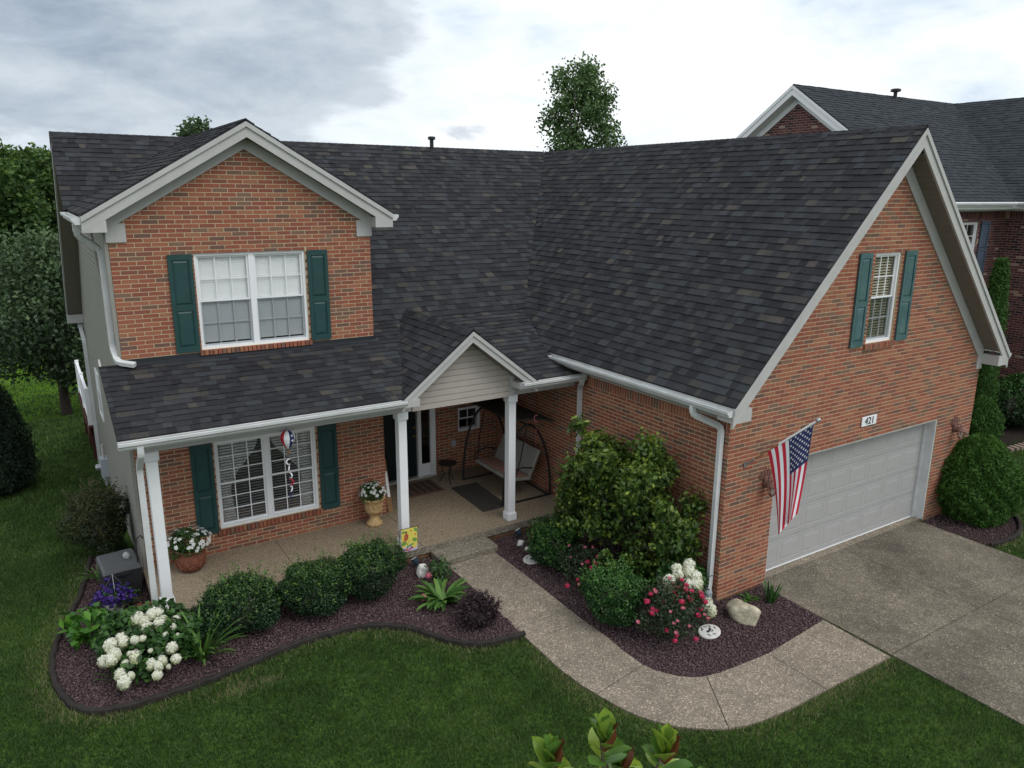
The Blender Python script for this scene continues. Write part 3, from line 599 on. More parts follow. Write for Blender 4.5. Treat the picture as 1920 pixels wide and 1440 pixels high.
# ---- trim: rake boards, friezes, returns, soffits
def rake(name, x0, x1, zfun, y0, y1, drop, thick, m='trim', peak=True):
    """board following a gable slope in the plane y0..y1, top edge 'drop[0]' below the roof, height drop[1]"""
    a, b_ = Vector((x0, y0, zfun(x0)-drop[0])), Vector((x1, y0, zfun(x1)-drop[0]))
    return MB().prism([a, b_, b_-Vector((0, 0, drop[1])), a-Vector((0, 0, drop[1]))], (0, y1-y0, 0)).build(name, m, house)
for x0, x1 in ((EXL, XP), (XP, EXR)):
    rake('rake_board', x0, x1, zg, -OH+.012, -OH+.05, (.035, .30), 0); rake('rake_moulding', x0, x1, zg, -OH-.012, -OH+.011, (.03, .10), 0)
    rake('frieze_board', max(x0, -.02), min(x1, W+.02), zg, -.028, -.003+.0, (.34, .30), 0)
for x0, x1 in ((FL, XF), (XF, FR)):
    rake('rake_board', x0, x1, zf, DM-.278, DM-.24, (.028, .235), 0); rake('rake_moulding', x0, x1, zf, DM-.305, DM-.279, (.024, .08), 0)
    rake('frieze_board', max(x0, -7.88), min(x1, -3.58), zf, DM-.028, DM-.002, (.235, .20), 0)
for x0, x1 in ((XE-1.37, XE), (XE, XE+1.37)):
    rake('rake_board', x0, x1, ze, YE+.012, YE+.05, (.026, .19), 0); rake('rake_moulding', x0, x1, ze, YE-.012, YE+.011, (.022, .075), 0)
def soffit(zfun, x0, x1, y0, y1, drop, n):                  # boards laid across the underside of a rake overhang
    for i in range(n):
        a = x0+(x1-x0)*i/n; c = x0+(x1-x0)*(i+1)/n-.012*math.copysign(1, x1-x0)
        MB().prism([(a, y0, zfun(a)-drop), (c, y0, zfun(c)-drop), (c, y0, zfun(c)-drop+.014), (a, y0, zfun(a)-drop+.014)], (0, y1-y0, 0)).build('soffit_board', 'soffit', house)
    MB().prism([(x0, y0, zfun(x0)-drop+.016), (x1, y0, zfun(x1)-drop+.016), (x1, y0, zfun(x1)-drop+.024), (x0, y0, zfun(x0)-drop+.024)], (0, y1-y0, 0)).build('soffit_backing', 'soffit', house)
soffit(zg, XP+.1, W+.02, -OH+.05, -.03, .335, 40); soffit(zg, -.02, XP-.05, -OH+.05, -.03, .335, 6)
soffit(zf, XF+.02, FR-.05, DM-.24, DM-.03, .235, 24); soffit(zf, FL+.05, XF-.02, DM-.24, DM-.03, .235, 6)
soffit(ze, XE-1.2, XE, YE+.05, 3.93, .22, 4); soffit(ze, XE, XE+1.2, YE+.05, 3.93, .22, 8)
def box(name, a, b, m='trim', bevel=0): return MB().box(a, b).build(name, m, house, bevel=bevel)
# garage eave returns and blocks
box('eave_return', (EXL+.012, -OH+.014, 3.19), (.035, -.03, 3.395)); box('eave_return', (W-.03, -OH+.014, 3.19), (EXR-.012, -.03, 3.395)); box('frieze_block', (-.025, -.029, 3.08), (.17, .002, 3.62)); box('frieze_block', (W-.17, -.029, 3.08), (W+.02, .002, 3.62))
box('eave_fascia', (EXL+.0, -OH+.052, 3.25), (EXL+.022, 4.42, 3.428)); box('eave_soffit', (EXL+.024, .0, 3.222), (-.013, 4.2, 3.24), 'soffit'); box('eave_frieze', (-.034, .005, 3.085), (-.012, 3.7, 3.221))
box('eave_fascia', (EXR-.022, -OH+.052, 3.25), (EXR, 10.4, 3.40)); box('eave_soffit', (W+.012, 0, 3.222), (EXR-.024, 10.4, 3.24), 'soffit')
# front gable returns
for s, xa, xb in ((-1, FL+.01, -7.62), (1, -3.84, FR-.01)):
    xo = xa if s < 0 else xb
    if s < 0: box('eave_return', (FL+.015, DM-.276, 5.90), (-7.87, DM-.03, 6.08)); box('frieze_block', (-7.885, DM-.033, 5.735), (-7.60, DM-.003, 6.02))
    else: box('eave_return', (-3.59, DM-.276, 5.90), (FR-.015, DM-.03, 6.08)); box('frieze_block', (-3.86, DM-.033, 5.735), (-3.575, DM-.003, 6.02))
box('eave_fascia', (FL, DM-.24, 5.98), (FL+.022, yv, 6.10)); box('eave_soffit', (FL+.024, DM-.02, 5.955), (-7.875, yv, 5.975), 'soffit')
box('eave_fascia', (FR-.022, DM-.24, 5.98), (FR, yv, 6.10)); box('eave_soffit', (-3.6, DM-.02, 5.955), (FR-.024, yv, 5.975), 'soffit')
slab_wall('upper_side_wall', (-3.72, DM+.03, 3.6), (-3.6, 9.0, 6.2), 'siding')
# left rakes of the main roof (front and rear slope)
def side_rake(y0, y1, fz, tag_=''):
    MB().prism([(XL+.012, y0, fz(y0)-.03), (XL+.012, y1, fz(y1)-.03), (XL+.012, y1, fz(y1)-.24), (XL+.012, y0, fz(y0)-.24)], (.03, 0, 0)).build('rake_board', 'trim', house)
zb = lambda y: ZR-.88*(y-YR)
side_rake(YR, yv+.1, zm); side_rake(YR, 15.35, zb)
for i in range(36):
    y0 = YR+.05+i*(15.2-YR)/36; y1 = y0+(15.2-YR)/36-.008
    MB().prism([(XL+.044, y0, zb(y0)-.24), (XL+.044, y1, zb(y1)-.24), (XL+.044, y1, zb(y1)-.225), (XL+.044, y0, zb(y0)-.225)], (.345, 0, 0)).build('soffit_board', 'soffit', house)
MB().prism([(XL+.044, YR, zb(YR)-.222), (XL+.044, 15.3, zb(15.3)-.222), (XL+.044, 15.3, zb(15.3)-.21), (XL+.044, YR, zb(YR)-.21)], (.345, 0, 0)).build('soffit_backing', 'soffit', house)
box('eave_return', (XL+.014, 15.06, 3.12), (-7.87, 15.34, 3.34))
# side wall siding boards
P_sw = Plane((-7.86, 0, 0), (0, 1, 0), (-1, 0, 0))
side_poly = ccw([(DM+.01, -1.5), (15.2, -1.5), (15.2, zb(15.2)-.26), (YR, ZR-.26), (yv, zm(yv)-.26), (yv, 5.95), (DM+.01, 5.95)])
sconv = [ccw([(DM+.01, -1.5), (15.2, -1.5), (15.2, zb(15.2)-.26), (YR, ZR-.26), (yv, 5.95), (DM+.01, 5.95)])]
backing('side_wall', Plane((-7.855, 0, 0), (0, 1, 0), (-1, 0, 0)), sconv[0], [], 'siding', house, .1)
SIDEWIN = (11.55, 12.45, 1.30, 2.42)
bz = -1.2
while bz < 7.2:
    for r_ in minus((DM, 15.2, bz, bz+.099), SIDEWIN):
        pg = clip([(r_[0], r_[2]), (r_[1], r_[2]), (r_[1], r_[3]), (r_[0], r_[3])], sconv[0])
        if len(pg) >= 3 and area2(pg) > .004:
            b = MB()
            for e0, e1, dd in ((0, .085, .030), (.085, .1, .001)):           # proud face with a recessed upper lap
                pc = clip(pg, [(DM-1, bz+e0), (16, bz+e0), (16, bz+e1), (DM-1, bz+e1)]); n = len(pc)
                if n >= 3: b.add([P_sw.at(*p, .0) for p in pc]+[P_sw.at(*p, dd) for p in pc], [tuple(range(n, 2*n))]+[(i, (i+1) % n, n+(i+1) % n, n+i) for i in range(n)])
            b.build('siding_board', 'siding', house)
    bz += .1
box('corner_board', (-7.915, DM-.004, .0), (-7.862, DM+.11, 5.93), 'siding'); box('corner_board', (-7.905, 15.1, -1.2), (-7.862, 15.22, 3.3), 'siding')

# ---- gutters and downspouts
def gutter(p, d, L_, o):
    p, d, o = Vector(p), Vector(d), Vector(o); prof = [(0, 0), (0, -.105), (.075, -.105), (.088, -.075), (.118, -.05), (.122, -.006), (.116, 0), (.108, -.002), (.112, -.046), (.08, -.07), (.068, -.098), (.006, -.098), (.006, 0)]
    n = len(prof); b = MB(); A = [p+o*x+Vector((0, 0, z)) for x, z in prof]; B = [q+d*L_ for q in A]
    b.add(A+B, [(i, (i+1) % n, n+(i+1) % n, n+i) for i in range(n)]); k = [0, 1, 2, 3, 4, 5, 6]
    for S, e in ((A, 0), (B, 1)):
        b.add([S[i]+(d*(-.003 if e == 0 else .003)) for i in k], [tuple(range(7))])
    return b.build('gutter', 'gutter_paint', house)
gutter((EXL-.004, -OH+.03, 3.405), (0, 1, 0), 4.62, (-1, 0, 0)); gutter((EXR+.004, -OH+.03, 3.405), (0, 1, 0), 10, (1, 0, 0))
gutter((FL+.0, 3.615, 3.135), (1, 0, 0), XE-1.32-FL, (0, -1, 0)); gutter((XE+1.0, 3.615, 3.135), (1, 0, 0), -.12-(XE+1.0), (0, -1, 0))
gutter((FL-.003, DM-.26, 6.12), (0, 1, 0), 3.4, (-1, 0, 0)); gutter((FR+.003, DM-.26, 6.12), (0, 1, 0), 3.0, (1, 0, 0)); gutter((XL+.3, 15.36, 3.35), (1, 0, 0), 10, (0, 1, 0))
def downspout(pts, w=.085, h=.065, m='gutter_paint'):
    P = [Vector(p) for p in pts]; Q = [P[0]]                      # round the elbows a little
    for i in range(1, len(P)-1):
        a, c = (P[i-1]-P[i]), (P[i+1]-P[i]); r_ = min(.07, a.length/3, c.length/3); a, c = P[i]+a.normalized()*r_, P[i]+c.normalized()*r_; Q += [a, (a+c+2*P[i])/4, c]
    Q.append(P[-1]); b = MB(); pts_ = Q; base = 0; prev = Vector((1, 0, 0))
    for i, p in enumerate(pts_):
        d = (pts_[min(i+1, len(pts_)-1)]-pts_[max(i-1, 0)]).normalized(); x = prev-d*prev.dot(d)
        if x.length < .05: x = Vector((0, 1, 0))-d*d.y
        x.normalize(); y = d.cross(x)
        for k, l in ((-1, -1), (-.3, -1), (.3, -1), (1, -1), (1, 1), (-1, 1)): b.v.append(tuple(p+x*(k*w/2)+y*(l*h/2)*(1.0)))
    n = 6
    for i in range(len(pts_)-1):
        for k in range(n): b.f.append((i*n+k, i*n+(k+1) % n, (i+1)*n+(k+1) % n, (i+1)*n+k)); b.r.append(0)
    b.f.append(tuple(range(n))[::-1]); b.f.append(tuple((len(pts_)-1)*n+k for k in range(n))); b.r += [0, 0]
    return b.build('downspout', m, house)
downspout([(EXL-.06, .42, 3.31), (EXL-.06, .40, 3.17), (-.068, .12, 2.98), (-.068, .12, .30), (-.10, .11, .12)])
MB().lathe([(.075, -.02), (.075, .12), (.062, .15)], 12, (-.10, .11, .02)).build('drain_adapter', 'pvc_grey', house)
downspout([(-.17, 3.55, 3.04), (-.17, 3.58, 2.95), (-.066, 3.76, 2.80), (-.066, 3.76, .25), (-.15, 3.70, .10)])
downspout([(-7.93, 3.55, 3.04), (-7.93, 3.56, 2.90), (-7.945, 3.86, 2.62), (-7.945, 3.90, .36), (-7.945, 3.78, .22), (-7.945, 3.74, .03)])
downspout([(FL-.06, 5.62, 6.02), (FL-.06, 5.64, 5.86), (-7.955, 5.80, 5.62), (-7.955, 5.80, 4.06), (-7.93, 5.50, 3.875), (-7.70, 5.36, 3.835)])
downspout([(XL+.25, 15.30, 3.24), (XL+.28, 15.26, 3.05), (-7.955, 14.62, 2.72), (-7.955, 14.62, -.85), (-8.02, 14.55, -.92)])
MB().prism([(-7.92, DM-.10, zl(DM-.10)+.016), (-3.56, DM-.10, zl(DM-.10)+.016), (-3.56, DM-.012, zl(DM)+.02), (-7.92, DM-.012, zl(DM)+.02)], (0, 0, .006)).build('roof_flashing', 'flashing', house)
box('wall_flashing', (-7.92, DM-.021, zl(DM)+.0), (-3.56, DM-.0125, zl(DM)+.085), 'flashing')

# ---- porch: floor, step, posts, beam, ceiling, entry gable face
for a, c in ((-7.92, -5.705), (-5.695, -3.475), (-3.465, -.015)):
    o = box('porch_slab', (a, 3.86, .10), (c, 7.05 if c > -3 else DM, ZS), 'aggregate_porch'); 
box('porch_slab_edge', (-7.92, 3.848, .102), (-.015, 3.859, ZS-.004), 'aggregate_edge'); box('porch_slab_edge', (-7.932, 3.86, .102), (-7.921, 5.55, ZS-.004), 'aggregate_edge')
P_pf = Plane((0, 3.93, 0), (1, 0, 0), (0, -1, 0)); brick_wall('porch_footing', P_pf, [(-7.88, -.06), (-.02, -.06), (-.02, .098), (-7.88, .098)], [], b_start=-.05)
P_ps = Plane((-7.86, 0, 0), (0, 1, 0), (-1, 0, 0)); brick_wall('porch_footing', P_ps, [(3.95, -.06), (5.55, -.06), (5.55, .098), (3.95, .098)], [], b_start=-.05)
box('porch_step', (-3.34, 3.40, -.02), (-2.16, 3.845, .125), 'aggregate_edge', .012)
def post(x):
    p = box('porch_post', (x-.078, 4.0, ZS+.16), (x+.078, 4.156, 2.66), 'white_paint', .006)
    for z0, z1, e in ((ZS, ZS+.15, .024), (ZS+.15, ZS+.165, .012)): MB().box((x-.078-e, 4.0-e, z0), (x+.078+e, 4.156+e, z1)).build('post_base', 'white_paint', p, bevel=.008)
    for z0, z1, e in ((2.66, 2.80, .024), (2.645, 2.66, .012)): MB().box((x-.078-e, 4.0-e, z0), (x+.078+e, 4.156+e, z1)).build('post_cap', 'white_paint', p, bevel=.008)
for x in (-7.757, -3.755, -1.48): post(x)
box('porch_beam', (-7.87, 3.985, 2.80), (-3.52, 4.17, 3.0)); box('porch_beam', (-3.518, 3.99, 2.80), (-1.56, 4.17, 3.0)); box('porch_beam', (-1.558, 3.985, 2.80), (-.02, 4.17, 3.0))
box('porch_fascia', (FL+.02, 3.60, 2.99), (XE-1.05, 3.613, 3.125)); box('porch_fascia', (XE+1.0, 3.60, 2.99), (-.02, 3.613, 3.125))
box('porch_soffit', (FL+.04, 3.618, 2.985), (-3.63, 3.984, 2.998), 'soffit'); box('porch_soffit', (-1.45, 3.618, 2.985), (-.04, 3.984, 2.998), 'soffit')
box('porch_ceiling', (-7.87, 4.172, 2.985), (-.015, 7.04, 2.999), 'soffit')
MB().prism([(FL+.02, 3.64, 3.09), (FL+.02, DM+.3, zl(DM+.3)-.03), (FL+.02, DM+.3, zl(DM+.3)-.2), (FL+.02, 3.64, 2.99)], (.025, 0, 0)).build('porch_rake_board', 'trim', house)
MB().prism([(-7.86, 4.0, 3.0), (-7.86, DM, 3.0), (-7.86, DM, zl(DM)-.03), (-7.86, 4.0, zl(4.0)-.03)], (.03, 0, 0)).build('porch_end_panel', 'siding', house)
# entry gable face of lap siding
ent = ccw([(XE-1.03, 2.80), (XE+.97, 2.80), (XE+.97, ze(XE+.97)-.21), (XE, ZE-.21), (XE-1.03, ze(XE-1.03)-.21)])
P_eg = Plane((0, 3.975, 0), (1, 0, 0), (0, -1, 0)); bz = 2.80
while bz < 4.0:
    pg = clip([(XE-2, bz), (XE+2, bz), (XE+2, bz+.109), (XE-2, bz+.109)], ent)
    if len(pg) >= 3 and area2(pg) > .002:
        n = len(pg); b = MB()
        for e0, e1, dd in ((0, .098, .024), (.098, .11, .002)):
            pc = clip(pg, [(XE-3, bz+e0), (XE+3, bz+e0), (XE+3, bz+e1), (XE-3, bz+e1)]); n = len(pc)
            if n >= 3: b.add([P_eg.at(*p, 0) for p in pc]+[P_eg.at(*p, dd) for p in pc], [tuple(range(n, 2*n))]+[(i, (i+1) % n, n+(i+1) % n, n+i) for i in range(n)])
        b.build('siding_board', 'siding_warm', house)
    bz += .11
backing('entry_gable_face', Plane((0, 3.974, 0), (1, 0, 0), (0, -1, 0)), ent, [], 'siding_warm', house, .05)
box('corner_board', (XE+.972, 3.935, 2.81), (XE+1.07, 3.98, 3.2)); box('eave_return', (XE+.98, YE+.02, 3.0), (XE+1.30, 3.93, 3.115)); box('eave_return', (XE-1.30, YE+.02, 3.0), (XE-1.04, 3.93, 3.115))
# foundation under the porch so nothing shows through, and a dark core behind the walls
# ---- windows
def window(pl, a0, a1, b0, b1, rows, cols=3, units=2, rec=.05, curtain=False, blind=True, sash_top=.5, name='window', screen=True, bm='blind', inn=.055):
    F = .045; fr = MB(); mid = []
    def bx(mb, x0, x1, z0, z1, d0, d1):
        d0, d1 = d0-inn, d1-inn
        mb.prism([pl.at(x0, z0, d0), pl.at(x1, z0, d0), pl.at(x1, z1, d0), pl.at(x0, z1, d0)], pl.n*(d1-d0))
    bx(fr, a0, a1, b1-F, b1, -rec, .022); bx(fr, a0, a1, b0, b0+F, -rec, .022); bx(fr, a0, a0+F, b0+F, b1-F, -rec, .022); bx(fr, a1-F, a1, b0+F, b1-F, -rec, .022)
    um = .09; uw = (a1-a0-2*F-(units-1)*um)/units
    for i in range(1, units): bx(fr, a0+F+i*uw+(i-1)*um, a0+F+i*uw+i*um, b0+F, b1-F, -rec, .018)
    win = fr.build(name, 'white_paint', house)
    for i in range(units):
        x0 = a0+F+i*(uw+um); x1 = x0+uw; zm_ = b0+F+(b1-b0-2*F)*(1-sash_top)
        for k, (z0, z1, dd) in enumerate(((zm_-.01, b1-F, -.012), (b0+F, zm_+.012, -.032))):
            s = .032; sb = MB(); bx(sb, x0, x1, z1-s, z1, dd-.02, dd); bx(sb, x0, x1, z0, z0+s, dd-.02, dd); bx(sb, x0, x0+s, z0+s, z1-s, dd-.02, dd); bx(sb, x1-s, x1, z0+s, z1-s, dd-.02, dd); sb.build('sash', 'white_paint', win)
            for c in range(1, cols):
                q = MB(); xx = x0+s+(x1-x0-2*s)*c/cols; bx(q, xx-.008, xx+.008, z0+s, z1-s, dd-.019, dd-.006); q.build('muntin', 'white_paint', win)
            for r_ in range(1, rows):
                q = MB(); zz = z0+s+(z1-z0-2*s)*r_/rows; bx(q, x0+s, x1-s, zz-.008, zz+.008, dd-.0185, dd-.0065); q.build('muntin', 'white_paint', win)
            g = MB(); bx(g, x0+s, x1-s, z0+s, z1-s, dd-.024, dd-.021); g.build('pane', 'glass', win)
            if k == 1 and screen:
                g = MB(); bx(g, x0+.012, x1-.012, z0+.012, z1-.012, .004, .006); g.build('insect_screen', 'screen', win)
        if blind:
            q = MB(); z = b1-F-.05
            bx(q, x0+.01, x1-.01, b1-F-.045, b1-F, -.105, -.065)
            dz, d2, stp = ((0, 0, 0), (.040, -.076, .040), (.006, -.100, .052), (.022, -.096, .048))[blind]
            while z > b0+F+.02:
                q.prism([pl.at(x0+.012, z, -.068-inn), pl.at(x1-.012, z, -.068-inn), pl.at(x1-.012, z+dz, d2-inn), pl.at(x0+.012, z+dz, d2-inn)], Vector((0, 0, .003))); z -= stp
            q.build('blind', bm, win)
    # dark room behind the glass
    rm = MB(); x0, x1, z0, z1, d0, d1 = a0+.005, a1-.005, b0+.005, b1-.005, -.19, -1.1
    c = [(x0, z0), (x1, z0), (x1, z1), (x0, z1)]; rm.add([pl.at(*p, d0) for p in c]+[pl.at(*p, d1) for p in c], [(0, 1, 5, 4), (1, 2, 6, 5), (2, 3, 7, 6), (3, 0, 4, 7), (4, 5, 6, 7)]); rm.build('room', 'interior', win)
    if curtain:
        for i in range(units):
            x0 = a0+F+i*(uw+um); x1 = x0+uw
            for side in ((0, 1) if units == 1 else ((0,) if i == 0 else (1,))):
                q = MB(); nu, nv = 30, 16; W0 = uw*.92
                for v_ in range(nv+1):
                    t = v_/nv; wd = W0*(1-.72*math.sin(min(1, t/.62)*math.pi/2)**2) if t < .62 else W0*(.28+.22*(t-.62))
                    for u_ in range(nu+1):
                        s_ = u_/nu; xx = x0+.01+s_*wd if side == 0 else x1-.01-s_*wd
                        q.v.append(tuple(pl.at(xx, b1-F-.01-t*(b1-b0-2*F-.03), -.185-.016*math.sin(s_*nu*1.15)*(1-.3*t))))
                for v_ in range(nv):
                    for u_ in range(nu): k = v_*(nu+1)+u_; q.f.append((k, k+1, k+nu+2, k+nu+1)); q.r.append(0)
                q.build('curtain', 'curtain', win, smooth=True)
    return win
def shutter(pl, a0, a1, b0, b1, split=.46, m='shutter_green'):
    b = MB()
    def bx(mb, x0, x1, z0, z1, d0, d1, e=0):
        A = [pl.at(x0, z0, d0), pl.at(x1, z0, d0), pl.at(x1, z1, d0), pl.at(x0, z1, d0)]; B = [pl.at(x0+e, z0+e, d1), pl.at(x1-e, z0+e, d1), pl.at(x1-e, z1-e, d1), pl.at(x0+e, z1-e, d1)]
        mb.add(A+B, [(3, 2, 1, 0), (4, 5, 6, 7)]+[(i, (i+1) % 4, 4+(i+1) % 4, 4+i) for i in range(4)])
    st = .055; zm_ = b0+(b1-b0)*split
    for x0, x1, z0, z1 in ((a0, a0+st, b0, b1), (a1-st, a1, b0, b1), (a0+st, a1-st, b0, b0+.09), (a0+st, a1-st, b1-.09, b1), (a0+st, a1-st, zm_-.045, zm_+.045)): bx(b, x0, x1, z0, z1, .013, .042)
    bx(b, a0+st, a1-st, b0+.09, b1-.09, .013, .024); o = b.build('shutter', m, house)
    for z0, z1 in ((b0+.09, zm_-.045), (zm_+.045, b1-.09)):
        p = MB(); bx(p, a0+st+.012, a1-st-.012, z0+.012, z1-.012, .0242, .038, .028); p.build('shutter_panel', m, o)
window(P_fw, *FWN, 2, blind=1); shutter(P_fw, -7.05, -6.68, 3.92, 5.52); shutter(P_fw, -4.79, -4.43, 3.92, 5.52)
window(P_fw, *LWN, 3, curtain=True, blind=2, bm='blind_grey', screen=False); shutter(P_fw, -7.01, -6.655, .64, 2.30); shutter(P_fw, -4.785, -4.43, .64, 2.30)
window(P_gf, *GW, 2, units=1, blind=3, bm='blind_ivory'); shutter(P_gf, 2.80, 3.15, 3.97, 5.575, m='shutter_faded'); shutter(P_gf, 4.13, 4.48, 3.97, 5.575, m='shutter_faded')
window(P_dw, *SWN, 1, cols=2, units=1, blind=False)
window(P_sw, SIDEWIN[0], SIDEWIN[1], SIDEWIN[2], SIDEWIN[3], 1, cols=2, units=1, blind=False, inn=-.035)
# ---- entry door with sidelights
door = box('entry_door', (-2.98, 7.09, ZS+.04), (-2.07, 7.13, 2.28), 'door_paint')
for z0, z1 in ((ZS+.2, ZS+.78), (ZS+.95, 2.12)):
    for x0 in (-2.88, -2.47): MB().prism([(x0, 7.0899, z0), (x0+.3, 7.0899, z0), (x0+.3, 7.0899, z1), (x0, 7.0899, z1)], (0, -.014, 0)).build('door_panel', 'door_paint', door, bevel=.01)
for z in (ZS+1.0, ZS+1.2): MB().lathe([(.012, 0), (.026, .01), (.03, .03), (.02, .05)], 12).build('door_handle', 'brass', door, (-2.14, 7.08, z)).rotation_euler = (R(90), 0, 0)
box('door_frame', (-2.07, 7.0, ZS), (-1.985, 7.10, 2.38), 'white_paint'); box('door_frame', (-1.76, 7.0, ZS), (-1.63, 7.10, 2.38), 'white_paint'); box('door_frame', (-3.34, 7.0, ZS), (-2.98, 7.10, 2.38), 'white_paint'); box('door_frame', (-3.34, 7.0, 2.28), (-1.63, 7.10, 2.40), 'white_paint')
box('sidelight_panel', (-1.984, 7.03, ZS+.02), (-1.761, 7.09, .55), 'white_paint'); box('sidelight_pane', (-1.984, 7.05, .551), (-1.761, 7.06, 2.279), 'glass_dark'); box('door_sill', (-3.34, 6.96, ZS+.001), (-1.63, 7.09, ZS+.03), 'trim'); box('entry_room', (-3.34, 7.3, ZS), (-1.63, 7.34, 2.4), 'interior')
# ---- garage door
gd = box('garage_door', (DOOR[0]+.03, .262, .03), (DOOR[1]-.03, .30, 2.16), 'garage_paint')
GW_ = (DOOR[1]-DOOR[0]-.06)
pan = MB(); pw, ph = GW_/8, 2.13/4
def frust(mb, x0, x1, z0, z1, y0, y1, e):
    mb.add([(x0, y0, z0), (x1, y0, z0), (x1, y0, z1), (x0, y0, z1), (x0+e, y1, z0+e), (x1-e, y1, z0+e), (x1-e, y1, z1-e), (x0+e, y1, z1-e)], [(4, 5, 6, 7)]+[(i, (i+1) % 4, 4+(i+1) % 4, 4+i) for i in range(4)])
X0, X1, Z0, Z1 = .065, pw-.065, .10, ph-.10
for x0, x1, z0, z1 in ((X0-.02, X1+.02, Z0-.02, Z0), (X0-.02, X1+.02, Z1, Z1+.02), (X0-.02, X0, Z0, Z1), (X1, X1+.02, Z0, Z1)): frust(pan, x0, x1, z0, z1, 0, -.004, .006)
frust(pan, X0+.012, X1-.012, Z0+.012, Z1-.012, 0, -.0045, .022)
pm = pan.mesh('panel'); pm.materials.append(M['garage_paint'])
for j in range(4):
    sec = box('door_section', (DOOR[0]+.03, .235, .03+j*ph+.004), (DOOR[1]-.03, .261, .03+(j+1)*ph-.004), 'garage_paint'); sec.parent = gd
    for z in (.035, .065, ph-.065, ph-.035): MB().prism([(DOOR[0]+.03, .2349, .03+j*ph+z), (DOOR[1]-.03, .2349, .03+j*ph+z), (DOOR[1]-.03, .2349, .03+j*ph+z+.012)], (0, -.005, 0)).build('door_rib', 'garage_paint', gd)
    for i in range(8): share('panel', pm, gd, (DOOR[0]+.03+i*pw, .2348, .03+j*ph))
MB().box((DOOR[0]+.03, .215, .012), (DOOR[1]-.03, .30, .029)).build('bottom_seal', 'white_paint', gd)
for x0, x1 in ((DOOR[0], DOOR[0]+.028), (DOOR[1]-.028, DOOR[1])): box('garage_jamb', (x0, .015, .02), (x1, .32, 2.186), 'gutter_paint')
box('garage_jamb', (DOOR[0]+.03, .015, 2.16), (DOOR[1]-.03, .32, 2.186), 'gutter_paint'); box('garage_jamb_stop', (DOOR[1]-.06, .19, .02), (DOOR[1]-.0285, .232, 2.16), 'gutter_paint')
box('garage_sill', (DOOR[0], .06, -.02), (DOOR[1], .40, .0215), 'walk_concrete')
# ---- roof vents
for x, y, s_ in ((.14, YR-.05, 1.0),):
    b = MB().lathe([(.05, -.3), (.05, .26*s_)], 12, (x, y, ZR-.02)); v = b.build('vent_pipe', 'black_metal', house); MB().lathe([(.062, .19), (.095, .20), (.095, .26), (.07, .275)], 12, (x, y, ZR)).build('vent_cap', 'black_metal', v)
# ---- bricks and shingles: the 300 that show largest are parts, the rest one part
fullb = [r_ for r_ in BRICKS if r_['full'] and r_['wall'] in (w_gf, w_fg, w_lf)]
for r_ in fullb: r_['a'] = screen_area([r_['pl'].at(*p) for p in r_['poly']])
big = sorted(fullb, key=lambda r_: -r_['a'])[:300]; ids = set(map(id, big)); BM = {}
for r_ in big:
    pl = r_['pl']; a0 = min(p[0] for p in r_['poly']); b0 = min(p[1] for p in r_['poly'])
    if id(pl) not in BM:
        mb = MB(); brick_solid(mb, dict(poly=[(p[0]-a0, p[1]-b0) for p in r_['poly']], pl=Plane((0, 0, 0), pl.u, pl.n), d=.0045, r=0)); me = mb.mesh('brick'); me.materials.append(M['brick_piece']); BM[id(pl)] = me
    share('brick', BM[id(pl)], r_['wall'], pl.at(a0, b0, random.uniform(-.0005, .001)))
b = MB()
for r_ in BRICKS:
    if id(r_) not in ids: brick_solid(b, r_)
o = b.build('brickwork', 'brick_mass', house); o['kind'] = 'stuff'
fulls = [r_ for r_ in SHINGLES if r_['full']]
for r_ in fulls: r_['a'] = screen_area([r_['f'](*p) for p in r_['poly']])
big = sorted(fulls, key=lambda r_: -r_['a'])[:300]; ids = set(map(id, big)); SMc = {}
for r_ in big:
    us = [p[0] for p in r_['poly']]; w_ = round(max(us)-min(us), 3); key = (w_, r_['h'], r_['roof'].name); org = r_['f'](min(us), r_['v0'])
    if key not in SMc:
        mb = MB(); shingle_solid(mb, r_, org); me = mb.mesh('shingle'); me.materials.append(M['shingle_piece']); SMc[key] = me
    share('shingle', SMc[key], r_['roof'], org)
b = MB()
for r_ in SHINGLES:
    if id(r_) not in ids: shingle_solid(b, r_)
o = b.build('roof_shingling', 'shingle_mass', house); o['kind'] = 'stuff'
# ------------------------------------------------------------------ foliage tools
def leaf_arrays(P, L, Wd, nrm=None, bias=.5, out=None, outb=.5, droop=0.0, fold=.25):
    """leaf-shaped diamonds at points P: length L, width Wd; returns V,(n,4) faces"""
    n = len(P); d = rng.normal(size=(n, 3)); d /= np.linalg.norm(d, axis=1)[:, None]
    d[:, 2] += bias
    if out is not None: d += out*outb
    d /= np.linalg.norm(d, axis=1)[:, None]+1e-9
    t = rng.normal(size=(n, 3)); t[:, 2] -= droop; t -= d*(t*d).sum(1)[:, None]; t /= np.linalg.norm(t, axis=1)[:, None]+1e-9
    s = np.cross(d, t); L = np.broadcast_to(L, n)[:, None]; Wd = np.broadcast_to(Wd, n)[:, None]
    V = np.stack([P-t*L*.5, P-t*L*.05+s*Wd*.5+d*Wd*fold, P+t*L*.5, P-t*L*.05-s*Wd*.5+d*Wd*fold], 1)
    F = np.stack([np.arange(n)*4+k for k in range(4)], 1)
    return V.reshape(-1, 3), F
def leaf_tris(V, F):
    return V, np.concatenate([F[:, [0, 1, 2]], F[:, [0, 2, 3]]])
